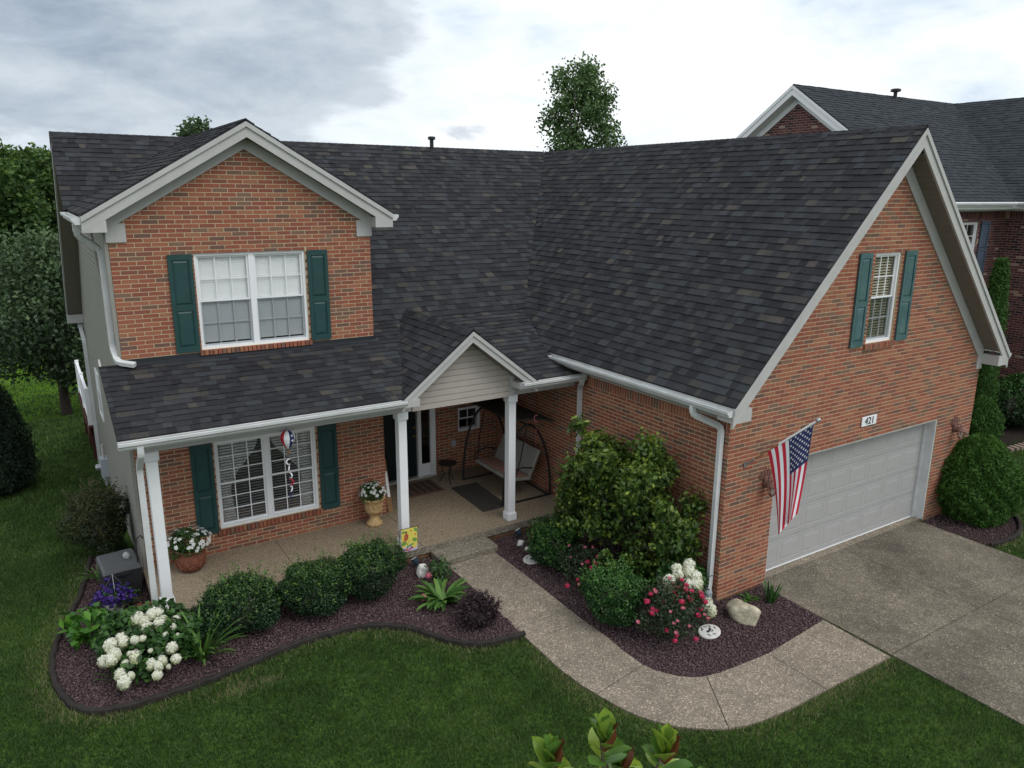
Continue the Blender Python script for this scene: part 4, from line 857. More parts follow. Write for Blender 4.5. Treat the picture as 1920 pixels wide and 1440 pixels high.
def foliage(name, P, L, Wd, m, parent, out=None, bias=.5, outb=.6, droop=0.0, tone=None, fold=.25, extra=None):
    V, F = leaf_arrays(P, L, Wd, bias=bias, out=out, outb=outb, droop=droop, fold=fold); n = len(P); r_ = rng.random(n) if tone is None else np.clip(tone+rng.normal(0, .16, n), 0, 1)
    Vt, Ft = leaf_tris(V, F); return link(name, np_mesh(name, Vt, Ft, np.concatenate([r_, r_])), m, parent)
def lump_points(n, lumps, shell=.35, jitter=.0, shape=2.0):
    """points near the surface of a union of ellipsoids (cx,cy,cz,rx,ry,rz)"""
    lumps = np.array(lumps, float); w = lumps[:, 3]*lumps[:, 4]+lumps[:, 3]*lumps[:, 5]+lumps[:, 4]*lumps[:, 5]; k = rng.choice(len(lumps), n, p=w/w.sum())
    d = rng.normal(size=(n, 3)); d /= np.linalg.norm(d, axis=1)[:, None]; r_ = 1-shell*rng.random(n)**1.5
    c = lumps[k]; P = c[:, :3]+d*c[:, 3:]*r_[:, None]+rng.normal(0, jitter, (n, 3)); o = d/c[:, 3:]; o /= np.linalg.norm(o, axis=1)[:, None]
    keep = np.ones(n, bool)
    for i, q in enumerate(lumps):
        ins = (((P-q[:3])/q[3:])**2).sum(1) < .42; keep &= ~(ins & (k != i))
    return P[keep], o[keep]
def bumpy_shell(rx, ry, rz, n_l, size, seed=0, flat=.0):
    """lumps over an ellipsoid standing on z=0"""
    r2 = np.random.default_rng(seed); L_ = [(0, 0, rz, rx*.86, ry*.86, rz*.9)]
    for i in range(n_l):
        z = r2.uniform(-.6, 1); t = r2.uniform(0, 6.28); q = math.sqrt(max(0, 1-z*z)); k = r2.uniform(.55, .80)
        L_.append((q*math.cos(t)*rx*k, q*math.sin(t)*ry*k, rz+z*rz*k, size*r2.uniform(.6, 1.35), size*r2.uniform(.6, 1.35), size*r2.uniform(.6, 1.25)))
    return L_
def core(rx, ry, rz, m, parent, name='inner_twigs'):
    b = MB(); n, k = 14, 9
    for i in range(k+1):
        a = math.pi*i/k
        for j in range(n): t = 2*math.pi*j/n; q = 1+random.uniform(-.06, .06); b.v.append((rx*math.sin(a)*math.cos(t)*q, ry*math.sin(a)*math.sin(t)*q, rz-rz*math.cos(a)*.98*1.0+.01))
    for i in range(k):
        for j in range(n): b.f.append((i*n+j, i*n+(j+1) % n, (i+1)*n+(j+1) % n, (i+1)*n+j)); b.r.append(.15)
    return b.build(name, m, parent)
def shrub(name, label, loc, rx, ry, rz, n, L, Wd, m, lumps=14, size=None, seed=1, sprigs=0, shell=.3, cat='shrub', group=None, bias=.5, outb=.7, corek=.60, rot=0):
    n = int(n*2.1); L, Wd = L*1.12, Wd*1.15
    t = thing(name, label, cat, loc, rot, group); lp = bumpy_shell(rx, ry, rz, lumps, size or min(rx, rz)*.42, seed)
    P, o = lump_points(n, lp, shell, L*.25); k = P[:, 2] > .02; P, o = P[k], o[k]
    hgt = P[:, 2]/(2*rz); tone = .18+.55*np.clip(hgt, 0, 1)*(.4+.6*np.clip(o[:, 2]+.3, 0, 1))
    if sprigs:
        idx = rng.choice(len(P), int(sprigs*2.6)); S = []; T = []
        for i in idx:
            if o[i, 2] < -.1: continue
            q = P[i]+o[i]*.02; dv = o[i]*.6+np.array([0, 0, .7]); ln = rng.uniform(.04, .19)*(rz/.42)
            for s_ in np.linspace(0, 1, 12): S.append(q+dv*ln*s_+rng.normal(0, .014, 3)); T.append(.55+.45*s_)
        if S: P = np.concatenate([P, S]); o = np.concatenate([o, np.tile([0, 0, 1.], (len(S), 1))]); tone = np.concatenate([tone, T])
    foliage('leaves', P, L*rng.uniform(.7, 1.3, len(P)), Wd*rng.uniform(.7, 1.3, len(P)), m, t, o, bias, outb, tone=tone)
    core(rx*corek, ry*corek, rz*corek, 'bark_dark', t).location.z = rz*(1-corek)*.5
    return t
def limb(b, p, d, ln, r0, r1, wob=.12, n=6, seg=5):
    pts, rad = [Vector(p)], [r0]; d = Vector(d).normalized()
    for i in range(seg):
        d = (d+Vector((random.uniform(-wob, wob), random.uniform(-wob, wob), random.uniform(-wob/2, wob)))).normalized(); pts.append(pts[-1]+d*ln/seg); rad.append(r0+(r1-r0)*(i+1)/seg)
    b.tube(pts, rad, n); return pts
def tree(name, label, loc, H, trunk_h, r0, lumps, n, L, Wd, leafm, barkm='bark', limbs=8, shell=.55, group=None, spread=.9, droop=.3, jitter=.12, cat='tree', stems=1, share_from=None, sc=1.0):
    t = thing(name, label, cat, loc, random.uniform(0, 6.28) if share_from else 0, group)
    if share_from:
        for c in share_from.children:
            o = bpy.data.objects.new(c.name.split('.')[0], c.data); COL.objects.link(o); o.parent = t
        t.scale = (sc, sc, sc*random.uniform(.9, 1.15)); return t
    b = MB(); la = np.array(lumps)
    for s_ in range(stems):
        off = Vector((random.uniform(-.1, .1), random.uniform(-.1, .1), 0)) if stems > 1 else Vector((0, 0, 0))
        pts = limb(b, off+Vector((0, 0, -.25)), (random.uniform(-.06, .06)+(.12*(s_-1) if stems > 1 else 0), random.uniform(-.06, .06), 1), H*.85, r0, r0*.15, .05, 9, 8)
        for i in range(limbs):
            q = la[random.randrange(len(la))]; k = min(len(pts)-2, max(1, int((trunk_h/H/.85)*8+random.random()*4))); p = pts[k]; tgt = Vector(q[:3])+Vector((0, 0, -.2))
            limb(b, p, tgt-p+Vector((0, 0, .2)), (tgt-p).length*spread, r0*.38, r0*.07, .10, 5, 5)
    b.build('trunk', barkm, t, smooth=True)
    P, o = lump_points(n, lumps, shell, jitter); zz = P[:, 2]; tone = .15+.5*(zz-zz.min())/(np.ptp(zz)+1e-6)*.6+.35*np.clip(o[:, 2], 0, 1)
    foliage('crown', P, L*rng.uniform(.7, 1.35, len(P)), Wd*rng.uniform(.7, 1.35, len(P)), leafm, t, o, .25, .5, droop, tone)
    return t
def crown_lumps(H0, H1, rad, n, seed, prof=lambda t: math.sin(math.pi*min(1, .12+.88*t)), size=.42):
    r2 = np.random.default_rng(seed); L_ = []
    for i in range(n):
        t = (i+.5)/n; a = i*2.4+r2.uniform(-.4, .4); R_ = rad*prof(t); k = R_*r2.uniform(.25, .75); s_ = max(.25, rad*size*r2.uniform(.7, 1.2)*(.55+.5*prof(t)))
        L_.append((k*math.cos(a), k*math.sin(a), H0+(H1-H0)*t, s_, s_, s_*r2.uniform(.7, 1)))
    return L_
# ------------------------------------------------------------------ trees and woods
def base(px, py, z=0.0): p = ground(px, py, z); return (float(p[0]), float(p[1]), z)
def at_g(x, y, dz=0.0): return (x, y, float(gz(x, y))+dz)
tree('ornamental_pear', 'dark green rounded lawn tree with forked trunk beyond the house corner', at_g(-8.45, 23.4), 6.5, 1.3, .15,
     crown_lumps(1.75, 6.2, 2.6, 34, 3, lambda t: math.sin(math.pi*min(1, .22+.74*t))**.6, .40), 26000, .16, .10, 'leaf_pear', 'bark_dark', 12, .6, stems=2, jitter=.1)
tree('poplar_tree', 'tall loose poplar rising behind the main roof ridge', (16.2, 25.4, float(gz(16, 25))), 14.6, 3, .24,
     crown_lumps(3.0, 14.3, 2.6, 46, 5, lambda t: (1.05-.25*t)*(1 if t < .86 else .62), .30), 26000, .17, .14, 'leaf_poplar', 'bark', 16, .75, jitter=.22)
tree('maple_tree', 'small dark treetop peeping over the ridge beside the front gable', at_g(-1.3, 34), 11.9, 3, .25, crown_lumps(4, 11.6, 1.35, 22, 9, lambda t: 1.1-.6*t, .5), 7000, .24, .18, 'leaf_pear', 'bark_dark', 8, .6)
tree('walnut_tree', 'low leafy treetop just showing over the garage ridge', at_g(27.2, 27.0), 10.6, 3, .25, crown_lumps(4, 10.4, 3.0, 24, 12, lambda t: 1.05-.5*t, .36), 7000, .26, .18, 'leaf_wood', 'bark', 10, .7, jitter=.2)
tree('ash_tree', 'treetop tip showing over the roof of the dark brick house', at_g(47, 33), 14.6, 4, .3, crown_lumps(5, 14.3, 3.2, 20, 22, lambda t: 1-.55*t, .38), 5000, .30, .22, 'leaf_wood', 'bark', 8, .7, jitter=.2)
protos = []
for i, (H, rad, dens) in enumerate(((13, 4.2, 14000), (11.5, 3.6, 12000), (14.5, 3.8, 14000))):
    lab = ['broad wood edge tree with yellow green crown behind the lawn', 'rounded mid green tree at the wood edge', 'tall dark green tree standing deeper in the wood'][i]
    x, y = ((-10.5, 44), (-15.5, 41), (-7.0, 50))[i]
    protos.append(tree('woodland_tree', lab, at_g(x, y), H, 1.5, .28, crown_lumps(1.4, H-.6, rad, 44, 30+i, lambda t: math.sin(math.pi*min(1, .25+.70*t))**.55, .32), dens, .36, .27, 'leaf_wood', 'bark_dark', 8, .5, group='trees of the wood behind the house', jitter=.2))
def wood_scale(o, x, y, H, k):            # treetops keep below the line seen over the lawn
    dep = (x-CAM[0])*FW[0]+(y-CAM[1])*FW[1]; want = CAM[2]+k*dep-float(gz(x, y)); o.scale = (want/H,)*3
WL = [('leafy wood edge tree left of the pear, light green', -20, 46), ('small rounded tree at the wood edge behind the pear', -13.5, 40), ('tall tree in the second row of the wood', -13, 52), ('dark tree in the second row of the wood', -18, 57), ('tree of the wood showing just over the left roof end', -6, 58), ('back row tree of the wood above the pear', -11, 64), ('back row tree of the wood at the far left', -24, 58), ('tree of the wood hidden to its tip by the ridge', -1, 54), ('far left tree at the wood edge', -27, 45), ('deep wood tree between two taller ones', -16, 68), ('deep wood tree behind the left rake', -8, 72)]
for i, (lab, x, y) in enumerate(WL):
    o = tree('woodland_tree', lab, at_g(x, y), 0, 0, 0, None, 0, 0, 0, None, share_from=protos[i % 3], sc=1, group='trees of the wood behind the house'); wood_scale(o, x, y, (13, 11.5, 14.5)[i % 3], (.052+.022*random.random()) if x < -7.5 else .045)
for i, o in enumerate(protos): wood_scale(o, o.location.x, o.location.y, (13, 11.5, 14.5)[i], (.066, .06, .05)[i])
# ------------------------------------------------------------------ evergreens
def evergreen(name, label, loc, H, r_, prof, n, L, Wd, m, group=None, cat='evergreen', seed=1):
    t = thing(name, label, cat, loc, 0, group); r2 = np.random.default_rng(seed)
    def radius(z, a): return r_*prof(z)*(1+.08*np.sin(3*a+z*7+seed)+.06*np.sin(7*a-z*15)+.05*np.sin(13*a+z*29)+.035*np.sin(21*a-z*47))
    z = rng.random(n)**.9; a = rng.uniform(0, 6.283, n); q = radius(z, a)*(1-.16*rng.random(n)**1.6); P = np.stack([q*np.cos(a), q*np.sin(a), z*H], 1)+rng.normal(0, L*.2, (n, 3)); P[:, 2] = np.clip(P[:, 2], .015, None)
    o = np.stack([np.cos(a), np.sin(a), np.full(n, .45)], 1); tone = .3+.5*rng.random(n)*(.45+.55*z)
    V, F = leaf_arrays(P, L*rng.uniform(.7, 1.4, n), Wd*rng.uniform(.7, 1.3, n), bias=.2, out=o, outb=.25, droop=-1.0, fold=.1); Vt, Ft = leaf_tris(V, F)
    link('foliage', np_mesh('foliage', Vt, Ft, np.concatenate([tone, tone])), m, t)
    b = MB(); nr, ns = 16, 16
    for i in range(nr+1):
        zz = i/nr
        for j in range(ns): aa = 2*math.pi*j/ns; qq = float(radius(np.array(zz), np.array(aa)))*.84; b.v.append((qq*math.cos(aa), qq*math.sin(aa), zz*H*.97+.01))
    for i in range(nr):
        for j in range(ns): b.f.append((i*ns+j, i*ns+(j+1) % ns, (i+1)*ns+(j+1) % ns, (i+1)*ns+j)); b.r.append(.1)
    b.build('inner_twigs', m, t); MB().tube([(0, 0, -.1), (0, 0, H*.5)], [.04, .02], 7).build('trunk', 'bark_dark', t)
    return t
egg = lambda z: np.sin(np.pi*np.clip(.12+.86*z, 0, 1))**.55*(1-.28*z)
cone = lambda z: np.clip(1.06-z, 0, 1)**.62*np.clip(.55+z*4, 0, 1)
col = lambda z: np.clip(1.02-z, 0, 1)**.35*np.clip(.8+z*2, 0, 1)
evergreen('globe_evergreen', 'large egg shaped evergreen at the garage corner by the driveway', (7.15, -.42, .0), 1.75, .92, egg, 26000, .075, .026, 'leaf_arbor', cat='shrub', seed=2)
evergreen('cone_evergreen', 'broad dark cone evergreen on the side lawn', at_g(-10.45, 13.9), 3.45, 1.2, cone, 28000, .085, .032, 'leaf_conifer', seed=4)
evergreen('columnar_evergreen', 'narrow columnar evergreen close beside the garage wall', (9.6, 1.55, 0), 2.15, .30, col, 6000, .075, .026, 'leaf_arborbright', group='narrow evergreens between the houses', seed=5)
evergreen('columnar_evergreen', 'tall slim evergreen in front of the dark brick wall', (13.15, 2.6, 0), 4.9, .42, col, 9000, .085, .03, 'leaf_arborbright', group='narrow evergreens between the houses', seed=6)
evergreen('rounded_evergreen', 'upright rounded green bush beside the narrow evergreen', (12.05, 1.95, 0), 1.35, .55, egg, 9000, .07, .026, 'leaf_arborbright', cat='shrub', seed=7)
shrub('clipped_shrub', 'wide clipped green bush along the dark brick house', (14.9, 2.25, 0), 1.25, .8, .72, 9000, .06, .035, 'leaf_box', 18, .38, 8, corek=.7)
shrub('clipped_shrub', 'smaller green bush at the end of the dark brick house bed', (16.6, 1.6, 0), .8, .7, .55, 6000, .06, .035, 'leaf_box', 14, .3, 9, corek=.7)
# ------------------------------------------------------------------ foundation planting
shrub('holly_shrub', 'dark glossy holly bush nearest the white flowered hydrangea', (-6.86, 3.14, .0), .70, .52, .47, 15000, .034, .020, 'leaf_holly', 24, .20, 11, 90, group='holly bushes along the porch')
shrub('holly_shrub', 'dark glossy holly bush in the middle of the row along the porch', (-5.78, 3.08, .0), .56, .50, .46, 12500, .034, .020, 'leaf_holly', 20, .18, 12, 75, group='holly bushes along the porch')
shrub('holly_shrub', 'dark glossy holly bush beside the small garden flag', (-4.84, 3.04, .0), .54, .50, .50, 12500, .034, .020, 'leaf_holly', 20, .18, 13, 80, group='holly bushes along the porch')
shrub('boxwood_shrub', 'loose brownish green boxwood against the siding wall', (-8.42, 7.35, -.06), .52, .62, .60, 8500, .040, .022, 'leaf_boxdry', 16, .26, 14, 120)
shrub('boxwood_shrub', 'rounded light green boxwood beside the walkway', (-1.90, .35, .0), .50, .48, .45, 9500, .034, .021, 'leaf_box', 18, .2, 15, 140)
shrub('boxwood_shrub', 'green boxwood bush near the porch step and white oval stone', (-1.52, 2.42, .0), .44, .48, .38, 6500, .036, .022, 'leaf_box', 16, .2, 16, 120)
shrub('barberry_shrub', 'small purple black barberry bush beside the walkway', (-3.74, 1.42, .0), .32, .32, .24, 3500, .034, .02, 'leaf_barberry', 12, .14, 17, 60)
# dogwood-like large shrub before the garage side wall
dl = [(0, 0, 1.35, .75, .75, .6)]
r2 = np.random.default_rng(41)
for i in range(46):
    t = r2.uniform(0, 6.28); z = r2.uniform(.35, 2.5); rr = 1.14*math.sin(math.pi*min(1, .18+.27*z))**.8*r2.uniform(.45, .98); s_ = r2.uniform(.16, .34)
    dl.append((rr*math.cos(t)*.92, rr*math.sin(t)*1.16-.06, z, s_, s_, s_*.75))
for i in range(16): t = r2.uniform(3.0, 6.3) if i % 2 else r2.uniform(0, 6.28); z = r2.uniform(.8, 2.3); rr = r2.uniform(1.0, 1.32); dl.append((rr*math.cos(t)*.9, rr*math.sin(t)*1.1, z, .10, .10, .08))
dl = [q for q in dl if q[0]+q[3] < .80]
dl += [(-.35, .95, 2.55, .16, .16, .14), (.0, -.55, 2.45, .15, .2, .12), (-.2, -1.15, 1.75, .16, .2, .12), (-.05, -1.25, 1.15, .13, .13, .1)]
dw = tree('dogwood_shrub', 'big light green leafy shrub before the garage side wall', (-.80, 1.44, .0), 2.3, .3, .06, dl, 15000, .10, .060, 'leaf_dogwood', 'bark_dark', 16, .75, cat='shrub', stems=3, droop=.8, jitter=.04)
P, o_ = lump_points(700, dl, .04, 0); k = (P[:, 2] > .5); P, o_ = P[k], o_[k]; S, T, OO = [], [], []
for p, q in zip(P, o_):                 # young yellow green shoots standing out of the shrub
    ln = rng.uniform(.03, .16)*(1 if rng.random() < .8 else 1.8)
    for j in range(7): S.append(p+(q*.8+np.array([0, 0, .35]))*ln*j/6+rng.normal(0, .018, 3)); T.append(.55+.45*j/6*rng.random()); OO.append(q)
foliage('young_shoots', np.array(S), .075*rng.uniform(.7, 1.2, len(S)), .05, 'leaf_dogwood', dw, np.array(OO), .6, .4, .4, np.array(T))
# ------------------------------------------------------------------ flowers
def bloom_ball(rx, rz, n, s_, nm='flower_head'):
    z = 1-2*(np.arange(n)+.5)/n; a = np.arange(n)*2.39996; q = np.sqrt(1-z*z); d = np.stack([q*np.cos(a), q*np.sin(a), z], 1); P = d*np.array([rx, rx, rz])*rng.uniform(.86, 1.06, (n, 1))
    V, F = leaf_arrays(P, s_*rng.uniform(.8, 1.3, n), s_*rng.uniform(.8, 1.2, n), bias=0, out=d, outb=2.2, fold=.12); r_ = np.clip(.35+.5*(d[:, 2]+.2)+rng.normal(0, .15, n), 0, 1)
    me = np_mesh(nm, *leaf_tris(V, F), np.concatenate([r_, r_])); 
    b = MB(); b.lathe([(.02*rx, -rz*.9), (rx*.7, -rz*.5), (rx*.86, 0), (rx*.66, rz*.55), (rx*.05, rz*.88)], 10, r=.5)
    V0 = np.empty(len(me.vertices)*3, np.float32); me.vertices.foreach_get('co', V0); V0 = V0.reshape(-1, 3); F0 = np.array([p.vertices[:] for p in me.polygons]); k = len(V0); bq = np.array([f for f in b.f if len(f) == 4])
    Fq = np.concatenate([bq[:, [0, 1, 2]], bq[:, [0, 2, 3]]])+k
    m2 = np_mesh(nm, np.concatenate([V0, np.array(b.v)]), np.concatenate([F0, Fq]), np.concatenate([r_, r_, np.full(len(Fq), .5)])); return m2
heads = []
for k in range(3):
    me = bloom_ball(.105, .10+.02*k, 170, .052); me.materials.append(M['hydrangea_bloom']); heads.append(me)
def hydrangea(label, loc, rx, ry, h, heads_at, n=2600):
    t = thing('hydrangea', label, 'flowers', loc); lp = bumpy_shell(rx, ry, h*.45, 14, rx*.36, 5); P, o = lump_points(n, lp, .4, .02); k = P[:, 2] > .02
    foliage('leaves', P[k], .12*rng.uniform(.7, 1.2, k.sum()), .075, 'leaf_hyd', t, o[k], .7, .5)
    b = MB(); [limb(b, (0, 0, 0), (x*.8, y*.8, z), math.sqrt(x*x+y*y+z*z)*.97, .012, .005, .05, 5, 4) for x, y, z, s_ in heads_at]; b.build('stem', 'bark', t)
    for x, y, z, s_ in heads_at: share('flower_head', random.choice(heads), t, (x, y, z), (random.uniform(-.4, .4), random.uniform(-.4, .4), random.uniform(0, 6)), s_*random.uniform(.9, 1.1))
    return t
hp = []
HYD = (-8.18, 3.10, 0.0)
for px, py, z, s_ in [(258, 1163, .62, 1.15), (286, 1152, .66, 1.1), (296, 1148, .68, .9), (277, 1178, .6, 1.0), (300, 1172, .6, 1.0), (306, 1160, .62, .7), (330, 1162, .55, .8), (325, 1176, .55, .55), (243, 1183, .5, .55), (225, 1195, .6, .85), (207, 1210, .58, 1.1), (208, 1238, .5, 1.05), (196, 1240, .46, .95), (232, 1204, .58, .9), (253, 1200, .62, .65), (267, 1197, .62, .6), (310, 1190, .55, .5), (333, 1192, .5, .5), (322, 1215, .45, .85), (330, 1235, .4, .85), (282, 1220, .5, .45), (244, 1226, .5, .5), (254, 1232, .5, .85), (235, 1245, .4, .6), (284, 1246, .38, .8), (297, 1250, .36, .75), (305, 1239, .38, .7), (295, 1266, .3, .8), (316, 1250, .3, .45), (226, 1266, .32, .85), (233, 1280, .26, .95), (246, 1267, .3, .55), (270, 1166, .64, .8), (216, 1228, .52, .9), (212, 1222, .5, .9)]:
    p = ground(px, py, z); hp.append((float(p[0])-HYD[0], float(p[1])-HYD[1], z, s_*.76))
hydrangea('large hydrangea full of white blooms at the porch corner', HYD, .72, .62, .72, hp, 3400)
hp = []; HY2 = (-.62, .30, 0)
for px, py, z, s_ in [(1269, 1066, .95, .95), (1271, 1079, .9, 1.0), (1292, 1060, .98, 1.0), (1291, 1072, .92, 1.15), (1304, 1083, .85, 1.0), (1306, 1095, .8, 1.1), (1254, 1091, .85, 1.15), (1290, 1095, .8, 1.05), (1258, 1104, .75, .7), (1236, 1107, .7, .5), (1309, 1104, .7, .6), (1328, 1128, .4, .8), (1332, 1145, .3, .95), (1326, 1139, .35, .8)]:
    p = ground(px, py, z); hp.append((float(p[0])-HY2[0], float(p[1])-HY2[1], z, s_*.82))
hydrangea('hydrangea with tall white blooms behind the red rose bush', HY2, .48, .45, .82, hp, 2600)
rb = []
for k, mm in enumerate(('rose_red', 'rose_pink')):
    me = bloom_ball(.034, .024, 26, .034, 'rose_bloom'); me.materials.append(M[mm]); rb.append(me)
def rose_bush(label, loc, rx, ry, rz, n, red, pink, seed, spots=None):
    t = thing('rose_bush', label, 'flowers', loc); lp = bumpy_shell(rx, ry, rz, 16, rx*.34, seed); P, o = lump_points(n, lp, .75, .03); k = P[:, 2] > .02
    foliage('leaves', P[k], .048*rng.uniform(.7, 1.2, k.sum()), .028, 'leaf_rose', t, o[k], .6, .3); b = MB()
    for i in range(12): limb(b, (random.uniform(-.05, .05), random.uniform(-.05, .05), 0), (random.uniform(-.5, .5)*rx, random.uniform(-.5, .5)*ry, rz), rz*1.8, .009, .003, .12, 5, 5)
    b.build('stem', 'bark_dark', t); Q, oo = lump_points((red+pink)*8, lp, .05, 0)
    vis = (oo@np.array([-.35, -.65, .65]) > .35) & (Q[:, 2] > .12); Q, oo = Q[vis][:red+pink], oo[vis][:red+pink]
    for i, p in enumerate(Q):
        share('rose_bloom', rb[0 if i < red else 1], t, tuple(p+oo[i]*.02), (random.uniform(-.5, .5), random.uniform(-.5, .5), 0), random.uniform(.8, 1.35) if i < red else random.uniform(.5, .85))
    for x, y, z, s_ in spots or []: share('rose_bloom', rb[0], t, (x, y, z), (0, 0, random.random()), s_)
    return t
RO = (-1.42, -.42, 0); sp = []
for px, py, z in [(1264, 1096, .86), (1270, 1101, .84), (1281, 1103, .82), (1263, 1110, .78), (1286, 1107, .8), (1296, 1108, .8), (1314, 1112, .72), (1316, 1118, .7), (1269, 1118, .75), (1292, 1121, .72), (1262, 1127, .7), (1242, 1127, .7), (1296, 1125, .7), (1224, 1142, .6), (1223, 1149, .58), (1232, 1145, .6), (1278, 1088, .9), (1287, 1097, .85), (1322, 1128, .62), (1314, 1142, .55), (1309, 1153, .5), (1251, 1181, .4), (1269, 1191, .32), (1266, 1201, .26), (1305, 1198, .28)]:
    p = ground(px, py, z); sp.append((float(p[0])-RO[0], float(p[1])-RO[1], z, random.uniform(.8, 1.15)))
rose_bush('large rose bush full of red and pink blooms beside the walkway', RO, .58, .52, .47, 7500, 3, 18, 21, sp)
RO2 = (-1.62, 1.55, 0); sp = []
for px, py, z in [(1109, 1064, .5), (1111, 1084, .42), (1106, 1085, .42), (1114, 1086, .4), (1101, 1053, .55), (1064, 1098, .2), (1117, 1056, .5)]:
    p = ground(px, py, z); sp.append((float(p[0])-RO2[0], float(p[1])-RO2[1], z, random.uniform(1.0, 1.4)))
rose_bush('small sparse rose bush with a few red blooms between two boxwoods', RO2, .42, .44, .36, 3600, 2, 12, 22, sp)
# strap leaved plants
def strap_plant(name, label, loc, n, L0, L1, w, m, arch=.6, up=.9, cat='plant', group=None, fold=.15):
    t = thing(name, label, cat, loc, 0, group); b = MB()
    for i in range(n):
        a = random.uniform(0, 6.283); ln = random.uniform(L0, L1); e = random.uniform(up-.25, up+.1); d = Vector((math.cos(a)*math.sqrt(max(.02, 1-min(.98, e)**2)), math.sin(a)*math.sqrt(max(.02, 1-min(.98, e)**2)), min(.98, e))); p = Vector((random.uniform(-.06, .06), random.uniform(-.06, .06), 0)); pts = [p]; wd = [w*.55]
        for k in range(1, 7):
            d = (d+Vector((0, 0, -arch*.26*random.uniform(.6, 1.3)*k/4))).normalized(); p = p+d*ln/6; p.z = max(p.z, .02); pts.append(p.copy()); wd.append(w*(1.0 if k < 4 else (.75 if k < 6 else .06)))
        b.ribbon(pts, wd, (-math.sin(a), math.cos(a), 0), random.random(), fold)
    b.build('leaf_clump', m, t); return t
strap_plant('daylily_plant', 'clump of arching strap leaves beside the white hydrangea', (-7.55, 2.72, 0), 60, .6, .95, .04, 'leaf_strap', .5, .88)
strap_plant('iris_plant', 'small upright strap leaf clump before the white hydrangea', (-8.62, 2.86, 0), 22, .3, .5, .022, 'leaf_strap', .35, .9)
strap_plant('iris_plant', 'upright dark iris leaves by the driveway edge', (.68, -.55, 0), 22, .28, .42, .032, 'leaf_box', .2, .96)
strap_plant('sedum_plant', 'tiny pale yellow green plant at the garage corner', (.46, -.28, 0), 40, .12, .2, .016, 'leaf_lush', .7, .6)
strap_plant('hosta_plant', 'hosta with broad arching leaves beside the walkway', (-3.90, 2.28, 0), 54, .40, .64, .085, 'leaf_strap', .75, .74)
strap_plant('lily_plant', 'grassy green leaves by the dark hose box', (-8.55, 6.05, -.03), 26, .3, .5, .02, 'leaf_strap', .6, .85)
def leafy(label, loc, rx, rz, n, L, Wd, m, name='leafy_plant', stems=8):
    t = thing(name, label, 'plant', loc); lp = bumpy_shell(rx, rx, rz, 10, rx*.4, 31); P, o = lump_points(n, lp, .6, .03); k = P[:, 2] > .03
    foliage('leaves', P[k], L, Wd, m, t, o[k], .9, .5, fold=.12); b = MB(); [limb(b, (0, 0, 0), (random.uniform(-1, 1)*rx, random.uniform(-1, 1)*rx, rz*1.6), rz*1.5, .01, .004, .1, 5, 4) for i in range(stems)]; b.build('stem', 'leaf_strap', t); return t
leafy('bright green broad leaved plant near the curved edging', (-8.86, 3.98, 0), .36, .30, 190, .19, .11, 'leaf_lush')
leafy('low leafy lily with dark pink buds beside the step', (-3.62, 2.95, 0), .24, .22, 260, .10, .035, 'leaf_hyd')
leafy('leafy peony with pink bloom at the porch corner by the step', (-1.22, 3.22, 0), .34, .26, 420, .10, .04, 'leaf_box')
pk = bloom_ball(.06, .045, 40, .05, 'flower'); pk.materials.append(M['rose_pink'])
for lab, pix in (('faded pink bloom beside the painted stone', (804, 1079, .2)), ('deep pink bloom low beside the hosta', (794, 1120, .15)), ('pink bloom above the blue spotlight near the step', (1003, 1006, .3))):
    p = ground(*pix); t = thing('pink_flower', lab, 'flower', (float(p[0]), float(p[1]), 0)); share('flower', pk, t, (0, 0, pix[2]), (0, 0, 0), .9); MB().tube([(0, 0, 0), (.01, 0, pix[2])], [.006, .005], 6).build('stem', 'leaf_hyd', t)
# ------------------------------------------------------------------ magnolia in the foreground
mg = thing('magnolia_tree', 'magnolia treetop with glossy leaves and rusty undersides before the lawn', 'tree', (-6.45, -4.93, .05)); b = MB()
lf = []
for r_ in (.2, .5, .8, 1.0):
    q = MB()
    for k in range(7):
        t = k/6; w_ = .108*math.sin(math.pi*min(1, .05+.95*t)**1.15)**.8+.003; z = .018*math.sin(t*2.4); q.v += [(t*.18, -w_/2, z+.012), (t*.18, 0, z), (t*.18, w_/2, z+.012)]
    for k in range(6): a = 3*k; q.f += [(a, a+3, a+4, a+1), (a+1, a+4, a+5, a+2)]; q.r += [r_, r_]
    me = q.mesh('leaf', True); me.materials.append(M['leaf_rust'] if r_ == .2 else M['leaf_magnolia']); lf.append(me)
b.tube([(0, 0, -.2), (.02, 0, 1.2), (0, .02, 2.3), (0, 0, 3.2)], [.09, .075, .05, .015], 9)
tips = [((-.28, .24, 3.26)), ((.02, .12, 3.36)), ((.30, -.09, 3.30)), ((-.08, -.12, 3.1)), ((.2, .2, 3.05)), ((-.45, .1, 2.9)), ((.48, -.2, 2.95)), ((.1, -.4, 2.85)), ((-.3, -.35, 2.8)), ((.45, .3, 2.7)), ((-.5, .45, 2.6)), ((0, .5, 2.75)), ((.6, .05, 2.45)), ((-.65, 0, 2.4)), ((0, -.6, 2.35)), ((.3, .6, 2.2)), ((-.35, -.6, 2.1)), ((.55, -.5, 2.1)), ((-.6, .55, 2.0)), ((.05, .75, 1.9)), ((.75, .2, 1.8)), ((-.8, -.2, 1.7)), ((.2, -.8, 1.7))]
for tp in tips: limb(b, (0, 0, max(.6, tp[2]-.9)), Vector(tp)-Vector((0, 0, tp[2]-.9)), (Vector(tp)-Vector((0, 0, max(.6, tp[2]-.9)))).length, .018, .007, .04, 6, 5)
b.build('trunk', 'bark', mg, smooth=True)
